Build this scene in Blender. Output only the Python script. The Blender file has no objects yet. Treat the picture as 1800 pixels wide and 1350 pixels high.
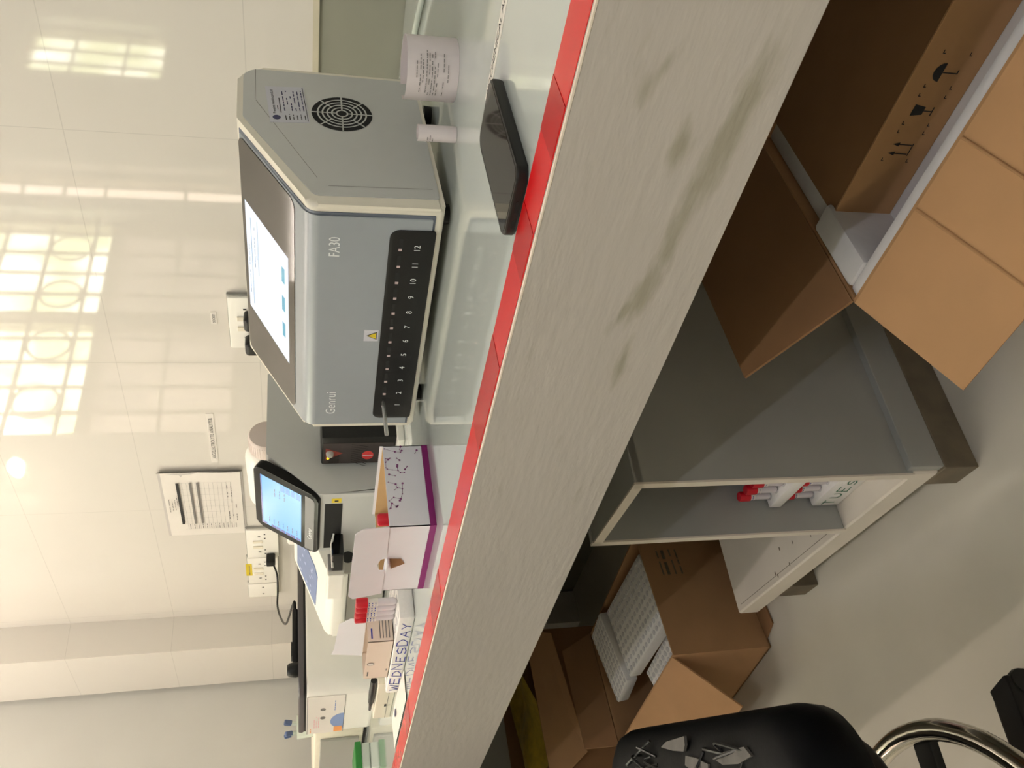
import bpy, bmesh, math, random
from mathutils import Vector as V, Matrix as MT

SC = bpy.context.scene
COL = SC.collection
random.seed(7)

# ------------------------------------------------------------------ camera
F_PX, PITCH, ROLL, YAW = 1542.0, math.radians(13.9), math.radians(-.3), math.radians(40.8)
_h = V((-math.cos(YAW), math.sin(YAW), 0)); _r = V((math.sin(YAW), math.cos(YAW), 0)); _u = V((0, 0, 1))
_F = math.cos(PITCH)*_h - math.sin(PITCH)*_u
_U = math.cos(PITCH)*_u + math.sin(PITCH)*_h
_R2 = math.cos(ROLL)*_r + math.sin(ROLL)*_U
_U2 = math.cos(ROLL)*_U - math.sin(ROLL)*_r
cam_d = bpy.data.cameras.new('camera')
cam_d.sensor_fit = 'HORIZONTAL'; cam_d.sensor_width = 36.0; cam_d.lens = 36.0*F_PX/1800.0
cam_d.clip_start = .02
cam = bpy.data.objects.new('camera', cam_d); COL.objects.link(cam)
# the phone was held sideways: the picture's left is the room's up
_m = MT(((-_U2.x, _R2.x, -_F.x, 0), (-_U2.y, _R2.y, -_F.y, 0), (-_U2.z, _R2.z, -_F.z, .98), (0, 0, 0, 1)))
cam.matrix_world = _m
SC.camera = cam

# ------------------------------------------------------------------ world, light, exposure
SC.view_settings.view_transform = 'Standard'
SC.view_settings.look = 'None'
SC.view_settings.gamma = 1.0
SC.view_settings.use_curve_mapping = False
SC.view_settings.exposure = 0.11
w = bpy.data.worlds.new('world'); SC.world = w; w.use_nodes = True
w.node_tree.nodes['Background'].inputs[0].default_value = (.75, .85, 1, 1)
w.node_tree.nodes['Background'].inputs[1].default_value = .3
WINDOW_E, TUBE_E = 18.0, 140.0

# daylight comes in through the glowing panes of the end wall windows; two ceiling battens and one added fill batten give lamp light

# ------------------------------------------------------------------ materials
def s2l(c):
    return tuple((x/12.92 if x <= .04045 else ((x+.055)/1.055)**2.4) for x in [v/255 for v in c])
def mat(name, col, rough=.5, metal=0, noise=0, nscale=30, bump=0, bscale=80, coat=0, emit=0, trans=0, stretch=None, spec=None):
    m = bpy.data.materials.new(name); m.use_nodes = True
    nt = m.node_tree; b = nt.nodes['Principled BSDF']
    c = s2l(col)
    b.inputs['Base Color'].default_value = (*c, 1)
    b.inputs['Roughness'].default_value = rough; b.inputs['Metallic'].default_value = metal
    if coat: b.inputs['Coat Weight'].default_value = coat; b.inputs['Coat Roughness'].default_value = .05
    if trans: b.inputs['Transmission Weight'].default_value = trans
    if spec is not None: b.inputs['Specular IOR Level'].default_value = spec
    if emit:
        b.inputs['Emission Color'].default_value = (*c, 1); b.inputs['Emission Strength'].default_value = emit
    tc = nt.nodes.new('ShaderNodeTexCoord'); mp = nt.nodes.new('ShaderNodeMapping')
    nt.links.new(tc.outputs['Object'], mp.inputs[0])
    if stretch: mp.inputs['Scale'].default_value = stretch
    n = nt.nodes.new('ShaderNodeTexNoise'); n.inputs['Scale'].default_value = nscale; n.inputs['Detail'].default_value = 4
    nt.links.new(mp.outputs[0], n.inputs[0])
    r = nt.nodes.new('ShaderNodeValToRGB')
    k = noise
    r.color_ramp.elements[0].position = .3; r.color_ramp.elements[1].position = .7
    r.color_ramp.elements[0].color = (*[x*(1-k) for x in c], 1); r.color_ramp.elements[1].color = (*[min(1, x*(1+k)) for x in c], 1)
    nt.links.new(n.outputs[0], r.inputs[0]); nt.links.new(r.outputs[0], b.inputs['Base Color'])
    if bump:
        n2 = nt.nodes.new('ShaderNodeTexNoise'); n2.inputs['Scale'].default_value = bscale; n2.inputs['Detail'].default_value = 3
        nt.links.new(mp.outputs[0], n2.inputs[0])
        bp = nt.nodes.new('ShaderNodeBump'); bp.inputs['Strength'].default_value = bump; bp.inputs['Distance'].default_value = .002
        nt.links.new(n2.outputs[0], bp.inputs['Height']); nt.links.new(bp.outputs[0], b.inputs['Normal'])
    return m
def emis(name, col, s):
    m = bpy.data.materials.new(name); m.use_nodes = True; nt = m.node_tree
    b = nt.nodes['Principled BSDF']; c = s2l(col)
    b.inputs['Base Color'].default_value = (c[0]*.1, c[1]*.1, c[2]*.1, 1); b.inputs['Roughness'].default_value = .2
    b.inputs['Emission Color'].default_value = (*c, 1); b.inputs['Emission Strength'].default_value = s
    return m
def tile_wall(name, col, rough, jx=True):
    """glazed wall sheet with thin joints every 309 mm up and 600 mm along"""
    m = mat(name, col, rough, noise=.02, nscale=3, bump=.02, bscale=5); nt = m.node_tree; b = nt.nodes['Principled BSDF']
    g = nt.nodes.new('ShaderNodeNewGeometry'); s = nt.nodes.new('ShaderNodeSeparateXYZ'); nt.links.new(g.outputs['Position'], s.inputs[0])
    def M(op, a, bv=None):
        n = nt.nodes.new('ShaderNodeMath'); n.operation = op
        if isinstance(a, (int, float)): n.inputs[0].default_value = a
        else: nt.links.new(a, n.inputs[0])
        if bv is not None:
            if isinstance(bv, (int, float)): n.inputs[1].default_value = bv
            else: nt.links.new(bv, n.inputs[1])
        return n.outputs[0]
    def line(sock, off, per, w_):
        f = M('FRACT', M('DIVIDE', M('SUBTRACT', sock, off-w_/2), per))
        return M('LESS_THAN', f, w_/per)
    lz = line(s.outputs['Z'], 1.367, .309, .0016)
    lz = M('MULTIPLY', lz, M('GREATER_THAN', s.outputs['Z'], .95))
    lx = line(s.outputs['X'], -.965, .6, .0014)
    ln = M('MAXIMUM', lz, lx) if jx else lz
    src = b.inputs['Base Color'].links[0].from_socket
    mx = nt.nodes.new('ShaderNodeMix'); mx.data_type = 'RGBA'
    nt.links.new(ln, mx.inputs[0]); nt.links.new(src, mx.inputs[6]); mx.inputs[7].default_value = (*[x*.86 for x in s2l(col)], 1)
    nt.links.new(mx.outputs[2], b.inputs['Base Color'])
    return m

M = dict(
    wall=tile_wall('wall_glaze', (222, 217, 208), .035),
    wall2=mat('wall_paint', (204, 203, 196), .25, noise=.03, nscale=3, bump=.05, bscale=20),
    lowwall=mat('wall_lower_band', (150, 150, 136), .18, noise=.05, nscale=6),
    beige=mat('beige_edge', (205, 198, 175), .4, noise=.05),
    ceil=mat('ceiling_paint', (230, 230, 229), .8, noise=.02),
    floor=mat('floor_terrazzo', (204, 198, 184), .2, noise=.05, nscale=5, bump=.05, bscale=15, coat=.15),
    top=mat('worktop_glaze', (196, 202, 198), .05, noise=.015, nscale=4, coat=.5),
    edge=mat('worktop_edge', (235, 222, 205), .4, noise=.08, nscale=60),
    tape=mat('red_tape', (212, 20, 26), .24, noise=.03, nscale=40),
    tape2=mat('red_tape_double', (184, 6, 12), .24, noise=.03, nscale=40),
    shell=mat('instrument_shell', (196, 197, 193), .38, noise=.01, nscale=50, bump=.04, bscale=900),
    rim=mat('instrument_shell_lit', (226, 220, 204), .35, noise=.01),  # lighter copy of the shell plastic, front light put into its colour
    bezel=mat('front_panel_grey', (150, 156, 160), .32, noise=.01, nscale=60),
    groove=mat('groove_blue', (92, 100, 112), .4),
    glass=mat('screen_glass', (50, 44, 38), .06, spec=.4),
    black=mat('black_plastic', (22, 22, 22), .4, spec=.3),
    bezelk=mat('bezel_black', (18, 18, 18), .3, spec=.12),
    blackgl=mat('black_gloss', (18, 18, 18), .1),
    hole=mat('dark_hole', (6, 6, 6), .8),
    pinkgrey=mat('channel_marker', (190, 170, 170), .4),
    print_w=mat('white_print', (228, 232, 232), .5),
    print_k=mat('black_print', (38, 36, 36), .7),
    print_g=mat('grey_print', (120, 116, 112), .7),
    print_b=mat('blue_ink', (58, 66, 160), .6),
    print_gr=mat('green_ink', (50, 120, 90), .6),
    paper=mat('paper', (232, 226, 218), .6, noise=.02, nscale=20, bump=.1, bscale=30),
    paper2=mat('thermal_paper', (226, 216, 216), .5, noise=.02, nscale=20),
    sleeve=mat('plastic_sleeve', (205, 200, 195), .15, noise=.03),
    label=mat('label_sticker', (198, 198, 206), .45, noise=.02),
    navy=mat('navy_print', (50, 50, 92), .5),
    yellow=mat('yellow_sticker', (225, 200, 40), .5),
    white=mat("white_plastic", (250, 247, 238), .32, noise=.01),
    white2=mat('cream_plastic', (240, 232, 212), .4, noise=.01),
    greyp=mat('grey_plastic', (170, 168, 160), .4),
    dgrey=mat('dark_grey_plastic', (84, 80, 82), .4),
    scr1=emis('display_white', (222, 234, 255), .92),
    scr2=emis('display_blue', (92, 176, 248), .85),
    scrteal=emis('display_teal', (70, 165, 195), .8),
    scrblue=emis('display_button', (30, 130, 225), .9),
    scrnavy=emis('display_navy', (70, 80, 170), .7),
    scrline=emis('display_line', (95, 150, 190), .7),
    scrtext=emis('display_text', (90, 130, 170), .6),
    steel=mat('steel', (190, 188, 182), .25, metal=.9),
    chrome=mat('chrome', (215, 210, 200), .12, metal=1),
    redlab=mat('device_red', (214, 60, 58), .4),
    orange=mat('device_triangle', (150, 62, 52), .4),
    led=emis('yellow_led', (255, 210, 40), 1.5),
    kit=mat('kit_card', (236, 234, 240), .35, noise=.01),
    kitin=mat('kit_card_inside', (196, 160, 110), .7, noise=.05),
    purple=mat('purple_print', (140, 30, 110), .4),
    purple2=mat('purple_molecule', (140, 78, 130), .5),
    red=mat('tube_cap_red', (205, 18, 40), .35),
    tube=mat('tube_plastic', (226, 218, 222), .2, noise=.02),
    serum=mat('serum', (196, 140, 60), .3),
    blood=mat('blood', (70, 16, 16), .3),
    foam=mat('styrofoam', (240, 236, 232), .8, noise=.02, nscale=200, bump=.3, bscale=300),
    blue=mat('keypad_blue', (112, 132, 175), .35, noise=.06, nscale=30),
    bluepale=mat('keypad_mark', (190, 200, 225), .4),
    sticker_blue=mat('sticker_blue', (135, 158, 205), .4),
    orange2=mat('sticker_orange', (248, 165, 95), .5),
    pinkprint=mat('pink_print', (240, 190, 195), .6),
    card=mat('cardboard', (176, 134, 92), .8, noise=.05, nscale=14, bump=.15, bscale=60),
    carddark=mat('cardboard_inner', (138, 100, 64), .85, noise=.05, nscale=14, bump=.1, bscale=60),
    pe=mat('foam_padding', (214, 210, 210), .75, noise=.03, nscale=40, bump=.2, bscale=120),
    cab=mat('cabinet_paint', (166, 166, 160), .35, noise=.05, nscale=8, bump=.15, bscale=40),
    cabw=mat('cabinet_front_paint', (228, 218, 204), .35, noise=.04, nscale=10),
    wood=mat('worn_wood', (110, 98, 78), .6, noise=.3, nscale=14),
    seat=mat('black_leatherette', (9, 10, 12), .5, noise=.1, nscale=30, bump=.08, bscale=300, spec=.07),
    bag=mat('yellow_bag', (190, 165, 60), .3, noise=.3, nscale=30),
    bottle=mat('bottle_cap', (214, 200, 192), .4),
    green=mat('green_plastic', (30, 120, 45), .4),
    clear=mat('clear_plastic', (215, 225, 215), .08, noise=.01),
    bluecap=mat('blue_cap', (70, 88, 125), .4),
    frame=mat('window_frame_paint', (170, 160, 140), .4),
)
# --- the front apron of the bench: brushed grey paint with worn olive patches
def apron_mat():
    m = mat('apron_paint', (188, 181, 173), .42, noise=.03, nscale=10, bump=.35, bscale=110, stretch=(.22, 1, 1)); nt = m.node_tree; b = nt.nodes['Principled BSDF']
    g = nt.nodes.new('ShaderNodeNewGeometry')
    def blob(c, rx, rz, tilt):
        mp = nt.nodes.new('ShaderNodeMapping'); mp.vector_type = 'TEXTURE'
        mp.inputs['Location'].default_value = c; mp.inputs['Scale'].default_value = (rx, 1, rz); mp.inputs['Rotation'].default_value = (0, tilt, 0)
        nt.links.new(g.outputs['Position'], mp.inputs[0])
        ln = nt.nodes.new('ShaderNodeVectorMath'); ln.operation = 'LENGTH'; nt.links.new(mp.outputs[0], ln.inputs[0])
        r = nt.nodes.new('ShaderNodeMapRange'); r.inputs[1].default_value = 1.5; r.inputs[2].default_value = .1
        nt.links.new(ln.outputs['Value'], r.inputs[0]); return r.outputs[0]
    bl = [blob((-.30, .513, .672), .07, .012, .05), blob((-.39, .513, .684), .075, .014, .1), blob((-.47, .513, .694), .05, .013, -.1),
          blob((-.33, .513, .708), .03, .010, 0), blob((-.56, .513, .688), .05, .006, 0), blob((-.27, .513, .74), .03, .008, .3), blob((-.50, .513, .705), .03, .006, .3)]
    acc = bl[0]
    for x in bl[1:]:
        n = nt.nodes.new('ShaderNodeMath'); n.operation = 'MAXIMUM'; nt.links.new(acc, n.inputs[0]); nt.links.new(x, n.inputs[1]); acc = n.outputs[0]
    nz = nt.nodes.new('ShaderNodeTexNoise'); nz.inputs['Scale'].default_value = 38; nz.inputs['Detail'].default_value = 6
    mp = nt.nodes.new('ShaderNodeMapping'); mp.inputs['Scale'].default_value = (.42, 1, 1.6)
    nt.links.new(g.outputs['Position'], mp.inputs[0]); nt.links.new(mp.outputs[0], nz.inputs[0])
    sb = nt.nodes.new('ShaderNodeMath'); sb.operation = 'MULTIPLY_ADD'; nt.links.new(nz.outputs[0], sb.inputs[0]); sb.inputs[1].default_value = 2.2; sb.inputs[2].default_value = -1.1
    ad = nt.nodes.new('ShaderNodeMath'); ad.operation = 'ADD'; nt.links.new(acc, ad.inputs[0]); nt.links.new(sb.outputs[0], ad.inputs[1])
    r = nt.nodes.new('ShaderNodeMapRange'); r.inputs[1].default_value = .35; r.inputs[2].default_value = .95; nt.links.new(ad.outputs[0], r.inputs[0])
    mx = nt.nodes.new('ShaderNodeMix'); mx.data_type = 'RGBA'
    nt.links.new(r.outputs[0], mx.inputs[0]); nt.links.new(b.inputs['Base Color'].links[0].from_socket, mx.inputs[6])
    mx.inputs[7].default_value = (*s2l((160, 154, 138)), 1)
    nt.links.new(mx.outputs[2], b.inputs['Base Color'])
    return m
M['apron'] = apron_mat()
def pane_mat(name, c1, c2, s, scale):
    m = bpy.data.materials.new(name); m.use_nodes = True; nt = m.node_tree; b = nt.nodes['Principled BSDF']
    tc = nt.nodes.new('ShaderNodeTexCoord'); n = nt.nodes.new('ShaderNodeTexNoise'); n.inputs['Scale'].default_value = scale; n.inputs['Detail'].default_value = 3
    nt.links.new(tc.outputs['Object'], n.inputs[0])
    r = nt.nodes.new('ShaderNodeValToRGB'); r.color_ramp.elements[0].position = .42; r.color_ramp.elements[1].position = .6
    r.color_ramp.elements[0].color = (*s2l(c1), 1); r.color_ramp.elements[1].color = (*s2l(c2), 1)
    nt.links.new(n.outputs[0], r.inputs[0]); nt.links.new(r.outputs[0], b.inputs['Emission Color'])
    b.inputs['Emission Strength'].default_value = s; b.inputs['Base Color'].default_value = (.2, .2, .2, 1); b.inputs['Roughness'].default_value = .1
    return m
M['pane_green'] = pane_mat('garden_through_glass', (176, 182, 138), (255, 252, 236), WINDOW_E, 3)
M['pane_pink'] = pane_mat('frosted_daylight_glass', (200, 180, 165), (255, 228, 205), WINDOW_E*.13, 2)
M['pane_warm'] = pane_mat('bright_daylight_glass', (255, 228, 205), (255, 236, 220), WINDOW_E*.5, 2)
M['bulb'] = emis('bulb_glow', (255, 240, 215), 40)

# ------------------------------------------------------------------ builders
WM = {}
def link(o, parent=None):
    COL.objects.link(o)
    if parent is not None: o.parent = parent
def tag(o, label, cat, group=None):
    o['label'] = label; o['category'] = cat
    if group: o['group'] = group
    return o
def thing(name, label, cat, loc=(0, 0, 0), rz=0, group=None, rot=None):
    o = bpy.data.objects.new(name, None); o.empty_display_size = .05; COL.objects.link(o)
    o.location = loc; o.rotation_euler = rot if rot else (0, 0, rz)
    WM[o] = MT.LocRotScale(V(loc), __import__('mathutils').Euler(rot if rot else (0, 0, rz)), None)
    return tag(o, label, cat, group)
def mk(name, bm, m, parent=None, local=False, smooth=None, label=None):
    """link a bmesh as ONE mesh object; world coordinates unless local"""
    wm = WM.get(parent, MT.Identity(4)) if parent is not None else MT.Identity(4)
    if parent is not None:
        if not local: bm.transform(wm.inverted())
        o_m = wm
    else:
        # put the origin at the base centre
        vs = [v.co for v in bm.verts]
        c = V(((min(v.x for v in vs)+max(v.x for v in vs))/2, (min(v.y for v in vs)+max(v.y for v in vs))/2, min(v.z for v in vs)))
        bm.transform(MT.Translation(-c)); o_m = MT.Translation(c)
    bmesh.ops.recalc_face_normals(bm, faces=bm.faces[:])
    me = bpy.data.meshes.new(name); bm.to_mesh(me); bm.free()
    ms = m if isinstance(m, (list, tuple)) else [m]
    for x in ms: me.materials.append(x)
    if smooth is not None:
        me.polygons.foreach_set('use_smooth', [True]*len(me.polygons))
        me.set_sharp_from_angle(angle=math.radians(smooth))
    o = bpy.data.objects.new(name, me); link(o, parent)
    if parent is None: o.location = o_m.translation
    WM[o] = o_m
    if label: o['label'] = label
    return o
def struct(name, bm, m, parent=None, smooth=None):
    o = mk(name, bm, m, parent, smooth=smooth)
    if parent is None: o['kind'] = 'structure'
    return o
def B(): return bmesh.new()
def face(bm, pts, mi=0):
    f = bm.faces.new([bm.verts.new(p) for p in pts]); f.material_index = mi; return f
def add_box(bm, x0, x1, y0, y1, z0, z1, bev=0, seg=2, mi=0):
    t = bmesh.new()
    bmesh.ops.create_cube(t, size=1)
    for v in t.verts:
        v.co = V(((x0+x1)/2+v.co.x*(x1-x0), (y0+y1)/2+v.co.y*(y1-y0), (z0+z1)/2+v.co.z*(z1-z0)))
    if bev: bmesh.ops.bevel(t, geom=t.edges[:], offset=bev, segments=seg, affect='EDGES', profile=.5)
    merge(bm, t, mi); return bm
def merge(bm, t, mi=0):
    mp = {}
    for v in t.verts: mp[v] = bm.verts.new(v.co)
    for f in t.faces:
        try:
            g = bm.faces.new([mp[v] for v in f.verts]); g.material_index = mi if mi else f.material_index; g.smooth = f.smooth
        except ValueError: pass
    t.free()
def box(x0, x1, y0, y1, z0, z1, bev=0, seg=2): return add_box(B(), x0, x1, y0, y1, z0, z1, bev, seg)
class Fr:
    """a drawing plane: origin, right, up; c goes out along the normal"""
    def __init__(s, o, r, u):
        s.o = V(o); s.r = V(r).normalized(); s.u = V(u).normalized(); s.n = s.r.cross(s.u)
    def P(s, a, b, c=0): return s.o + s.r*a + s.u*b + s.n*c
    def M(s): return MT(((s.r.x, s.u.x, s.n.x, s.o.x), (s.r.y, s.u.y, s.n.y, s.o.y), (s.r.z, s.u.z, s.n.z, s.o.z), (0, 0, 0, 1)))
def rpoly(pts, rad, seg=5):
    """polygon with rounded corners"""
    n = len(pts); out = []
    rads = rad if isinstance(rad, (list, tuple)) else [rad]*n
    for i in range(n):
        p = V(pts[i]); a = V(pts[i-1]); b = V(pts[(i+1) % n]); r = rads[i]
        if r <= 0: out.append(p); continue
        d1 = (a-p).normalized(); d2 = (b-p).normalized(); ang = d1.angle(d2)
        t = min(r/math.tan(ang/2), (a-p).length*.49, (b-p).length*.49); rr = t*math.tan(ang/2)
        c = p+(d1+d2).normalized()*(rr/math.sin(ang/2)); s = p+d1*t-c; e = p+d2*t-c
        for k in range(seg+1):
            q = s.lerp(e, k/seg)
            # slerp on the arc
            th = s.angle(e)
            q = (s*math.sin((1-k/seg)*th)+e*math.sin(k/seg*th))/math.sin(th)
            out.append(c+q)
    return [(q.x, q.y) for q in out]
def add_prism(bm, pts, fr, c0, c1, bev=0, mi=0):
    t = bmesh.new()
    lo = [t.verts.new(fr.P(a, b, c0)) for a, b in pts]; hi = [t.verts.new(fr.P(a, b, c1)) for a, b in pts]
    n = len(pts)
    t.faces.new(lo[::-1]); t.faces.new(hi)
    for i in range(n): t.faces.new([lo[i], lo[(i+1) % n], hi[(i+1) % n], hi[i]])
    if bev:
        es = [e for e in t.edges if (e.verts[0] in hi and e.verts[1] in hi) or (e.verts[0] in lo and e.verts[1] in lo)]
        bmesh.ops.bevel(t, geom=es, offset=bev, segments=3, affect='EDGES', profile=.5)
    merge(bm, t, mi); return bm
def prism(pts, fr, c0, c1, bev=0): return add_prism(B(), pts, fr, c0, c1, bev)
def rect(a0, a1, b0, b1): return [(a0, b0), (a1, b0), (a1, b1), (a0, b1)]
def add_lathe(bm, prof, c, seg=24, axis=None, mi=0, cap=True):
    """prof = [(radius, height)] turned round the vertical (or axis) through c"""
    ax = V(axis).normalized() if axis else V((0, 0, 1))
    rgt = ax.orthogonal().normalized(); fwd = ax.cross(rgt); c = V(c); rings = []
    for r, h in prof:
        rings.append([bm.verts.new(c+ax*h+(rgt*math.cos(2*math.pi*k/seg)+fwd*math.sin(2*math.pi*k/seg))*max(r, 1e-5)) for k in range(seg)])
    for a, b in zip(rings, rings[1:]):
        for k in range(seg):
            f = bm.faces.new([a[k], a[(k+1) % seg], b[(k+1) % seg], b[k]]); f.material_index = mi
    if cap:
        for rr in (rings[0], rings[-1]):
            f = bm.faces.new(rr); f.material_index = mi
    return bm
def lathe(prof, c, seg=24, axis=None, cap=True): return add_lathe(B(), prof, c, seg, axis, 0, cap)
def smooth_path(pts, n=6):
    pts = [V(p) for p in pts]; out = []
    for i in range(len(pts)-1):
        p0 = pts[max(i-1, 0)]; p1 = pts[i]; p2 = pts[i+1]; p3 = pts[min(i+2, len(pts)-1)]
        for k in range(n):
            t = k/n
            out.append(.5*((2*p1)+(p2-p0)*t+(2*p0-5*p1+4*p2-p3)*t*t+(3*p1-p0-3*p2+p3)*t**3))
    out.append(pts[-1]); return out
def add_tube(bm, pts, r, seg=10, closed=False, mi=0):
    pts = [V(p) for p in pts]; n = len(pts); rings = []
    prev = None
    for i, p in enumerate(pts):
        a = pts[(i-1) % n] if (i or closed) else p; b = pts[(i+1) % n] if (i < n-1 or closed) else p
        d = (b-a).normalized()
        if prev is None: side = d.orthogonal().normalized()
        else:
            side = (prev-d*prev.dot(d)).normalized()
        prev = side; up = d.cross(side)
        rr = r(i/(n-1)) if callable(r) else r
        rings.append([bm.verts.new(p+(side*math.cos(2*math.pi*k/seg)+up*math.sin(2*math.pi*k/seg))*rr) for k in range(seg)])
    m_ = n if closed else n-1
    for i in range(m_):
        a = rings[i]; b = rings[(i+1) % n]
        for k in range(seg):
            f = bm.faces.new([a[k], a[(k+1) % seg], b[(k+1) % seg], b[k]]); f.material_index = mi
    if not closed:
        bm.faces.new(rings[0]); bm.faces.new(rings[-1])
    return bm
def tube(pts, r, seg=10, closed=False): return add_tube(B(), pts, r, seg, closed)
_tc = [0]
def add_text(bm, s, fr, a, b, h, align='LEFT', c=.0004, width=None, mi=0, bold=0, rot=0, slant=0):
    """lettering lying in plane fr with its lower left at (a, b); h = cap height"""
    cu = bpy.data.curves.new('lettering', 'FONT'); cu.body = s; cu.size = h/.69; cu.align_x = align
    cu.resolution_u = 3; cu.fill_mode = 'BOTH' if hasattr(cu, 'fill_mode') else cu.fill_mode
    cu.offset = bold; cu.shear = slant
    ob = bpy.data.objects.new('lettering', cu); COL.objects.link(ob)
    dg = bpy.context.evaluated_depsgraph_get(); me = bpy.data.meshes.new_from_object(ob.evaluated_get(dg))
    bpy.data.objects.remove(ob); bpy.data.curves.remove(cu)
    t = bmesh.new(); t.from_mesh(me); bpy.data.meshes.remove(me)
    xs = [v.co.x for v in t.verts]
    sx = 1
    if width and xs: sx = width/(max(xs)-min(xs))
    cr, sr = math.cos(rot), math.sin(rot)
    for v in t.verts:
        x, y = v.co.x*sx, v.co.y; v.co = fr.P(a+x*cr-y*sr, b+x*sr+y*cr, c)
    merge(bm, t, mi); return bm
def add_rect(bm, fr, a0, a1, b0, b1, c=.0004, mi=0):
    face(bm, [fr.P(a0, b0, c), fr.P(a1, b0, c), fr.P(a1, b1, c), fr.P(a0, b1, c)], mi); return bm
def add_disc(bm, fr, a, b, r, c=.0004, seg=24, mi=0, ry=None):
    ry = ry or r
    face(bm, [fr.P(a+r*math.cos(2*math.pi*k/seg), b+ry*math.sin(2*math.pi*k/seg), c) for k in range(seg)], mi); return bm
def words(bm, fr, a0, a1, b, h, c=.0004, fill=.8, mi=0):
    """a line of print too small to read: a row of word-long dashes"""
    x = a0
    while x < a1-.001:
        l = min(random.uniform(2.5, 8)*h, a1-x)
        if random.random() < fill: add_rect(bm, fr, x, x+l*.8, b, b+h*.6, c, mi)
        x += l
def copy_tree(o, parent=None, loc=None, label=None, group=None):
    c = o.copy(); COL.objects.link(c); c.parent = parent
    if loc is not None: c.location = loc
    if label: c['label'] = label
    if group: c['group'] = group
    for ch in list(o.children): copy_tree(ch, c)
    return c
TOP = .80
def Z(r): return r+.98

# ================================================================== THE ROOM
XL, XR, YF, YB, H = -3.1, 1.7, -3.2, 1.42, 2.9
struct('floor', box(XL-.1, XR+.1, YF-.1, YB+.1, -.08, 0), M['floor'])
struct('ceiling', box(XL-.1, XR+.1, YF-.1, YB+.1, H, H+.08), M['ceil'])
struct('wall_back', box(XL, XR, YB, YB+.1, .943, H), M['wall'])
struct('wall_back_lower', box(XL, XR, YB+.004, YB+.1, 0, .943), M['lowwall'])
struct('trim_1', box(XL, XR, YB-.002, YB+.01, .938, .948), M['beige'])
struct('wall_right', box(XR, XR+.1, YF, YB, 0, H), M['wall2'])
struct('wall_front', box(XL, XR, YF-.1, YF, 0, H), M['wall2'])
# the corner chase: its right face turned from the light, its front face bright
struct('wall_corner_chase', box(-3.08, -2.80, 1.30, YB, 0, H), M['wall'])
# end wall with its window openings
bm = B()
OPEN = [(-1.03, .42, 1.22, 2.60), (-1.42, -1.14, 1.22, 2.60), (-2.95, -2.32, 1.75, 2.60)]
ys = [YF, -2.95, -2.32, -1.42, -1.14, -1.03, .42, YB]
for a, b in zip(ys, ys[1:]):
    op = [o for o in OPEN if abs(o[0]-a) < 1e-6 and abs(o[1]-b) < 1e-6]
    if op:
        add_box(bm, XL-.16, XL, a, b, 0, op[0][2]); add_box(bm, XL-.16, XL, a, b, op[0][3], H)
    else: add_box(bm, XL-.16, XL, a, b, 0, H)
struct('wall_left', bm, M['wall2'])
for i, (a, b, z0, z1) in enumerate(OPEN):
    fb = B()
    for (p, q, r_, s_) in ((a, a+.04, z0, z1), (b-.04, b, z0, z1), (a, b, z0, z0+.04), (a, b, z1-.04, z1)):
        add_box(fb, XL-.13, XL-.07, p, q, r_, s_)
    zm = 1.86
    if i == 0: add_box(fb, XL-.13, XL-.07, a, b, zm-.025, zm+.025); add_box(fb, XL-.13, XL-.07, -.36, -.28, z0, z1)
    wn = struct('window_%d' % (i+1), fb, M['frame'])
    if i == 0:
        mk('clear_pane', box(XL-.15, XL-.14, a, b, zm, z1), M['pane_green'], wn)
        mk('frosted_pane', box(XL-.15, XL-.14, a, b, z0, zm), M['pane_pink'], wn)
    else: mk('pane', box(XL-.15, XL-.14, a, b, z0, z1), M['pane_warm' if i == 1 else 'pane_green'], wn)
    gb = B()
    n = max(2, int((b-a)/.145)); rr = .011
    for k in range(1, n): add_tube(gb, [(XL-.045, a+(b-a)*k/n, z0), (XL-.045, a+(b-a)*k/n, z1)], rr, 6)
    for z in ([1.55, 1.95, 2.15, 2.35] if z0 < 1.5 else [2.0, 2.3]): add_tube(gb, [(XL-.045, a, z), (XL-.045, b, z)], rr, 6)
    if i == 0:
        for k in range(4):
            cy = a+.25+k*.33
            add_tube(gb, [(XL-.045, cy+.09*math.cos(t*math.pi/8), 2.05+.09*math.sin(t*math.pi/8)) for t in range(16)], .007, 6, True)
    mk('window_grille', gb, M['frame'], wn, smooth=40)
# warm lamps: a tube on the ceiling and a bulb on the end wall (its glint shows in the glazed wall)
TG = emis('tube_glow', (255, 240, 226), TUBE_E*.75)
t = thing('ceiling_light', 'long fluorescent batten light on the ceiling above the bench', 'light', (-2.25, .72, H))
mk('housing', box(-2.85, -1.65, .68, .76, H-.05, H, .005), M['white'], t)
mk('fluorescent_tube', tube([(-2.82, .72, H-.075), (-1.68, .72, H-.075)], .014, 12), TG, t, smooth=40)
t = thing('ceiling_light', 'fluorescent batten light on the ceiling in the near part of the room', 'light', (.6, -.9, H))
mk('housing', box(0, 1.2, -.94, -.86, H-.05, H, .005), M['white'], t)
mk('fluorescent_tube', tube([(.03, -.9, H-.075), (1.17, -.9, H-.075)], .014, 12), emis('tube_glow_old', (242, 245, 255), TUBE_E*.85), t, smooth=40)
t = thing('ceiling_light', 'added fill batten on the ceiling near the end wall windows', 'light', (-2.2, -.45, H))  # added fill lamp, placed to brighten the fronts facing the room
mk('housing', box(-2.8, -1.6, -.49, -.41, H-.05, H, .005), M['white'], t)
mk('fluorescent_tube', tube([(-2.77, -.45, H-.075), (-1.63, -.45, H-.075)], .014, 12), emis('fill_tube_glow', (255, 244, 242), TUBE_E*.62), t, smooth=40)
t = thing('wall_bulb', 'glowing bulb in a white holder on the end wall', 'light', (XL, .66, 2.01))
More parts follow.
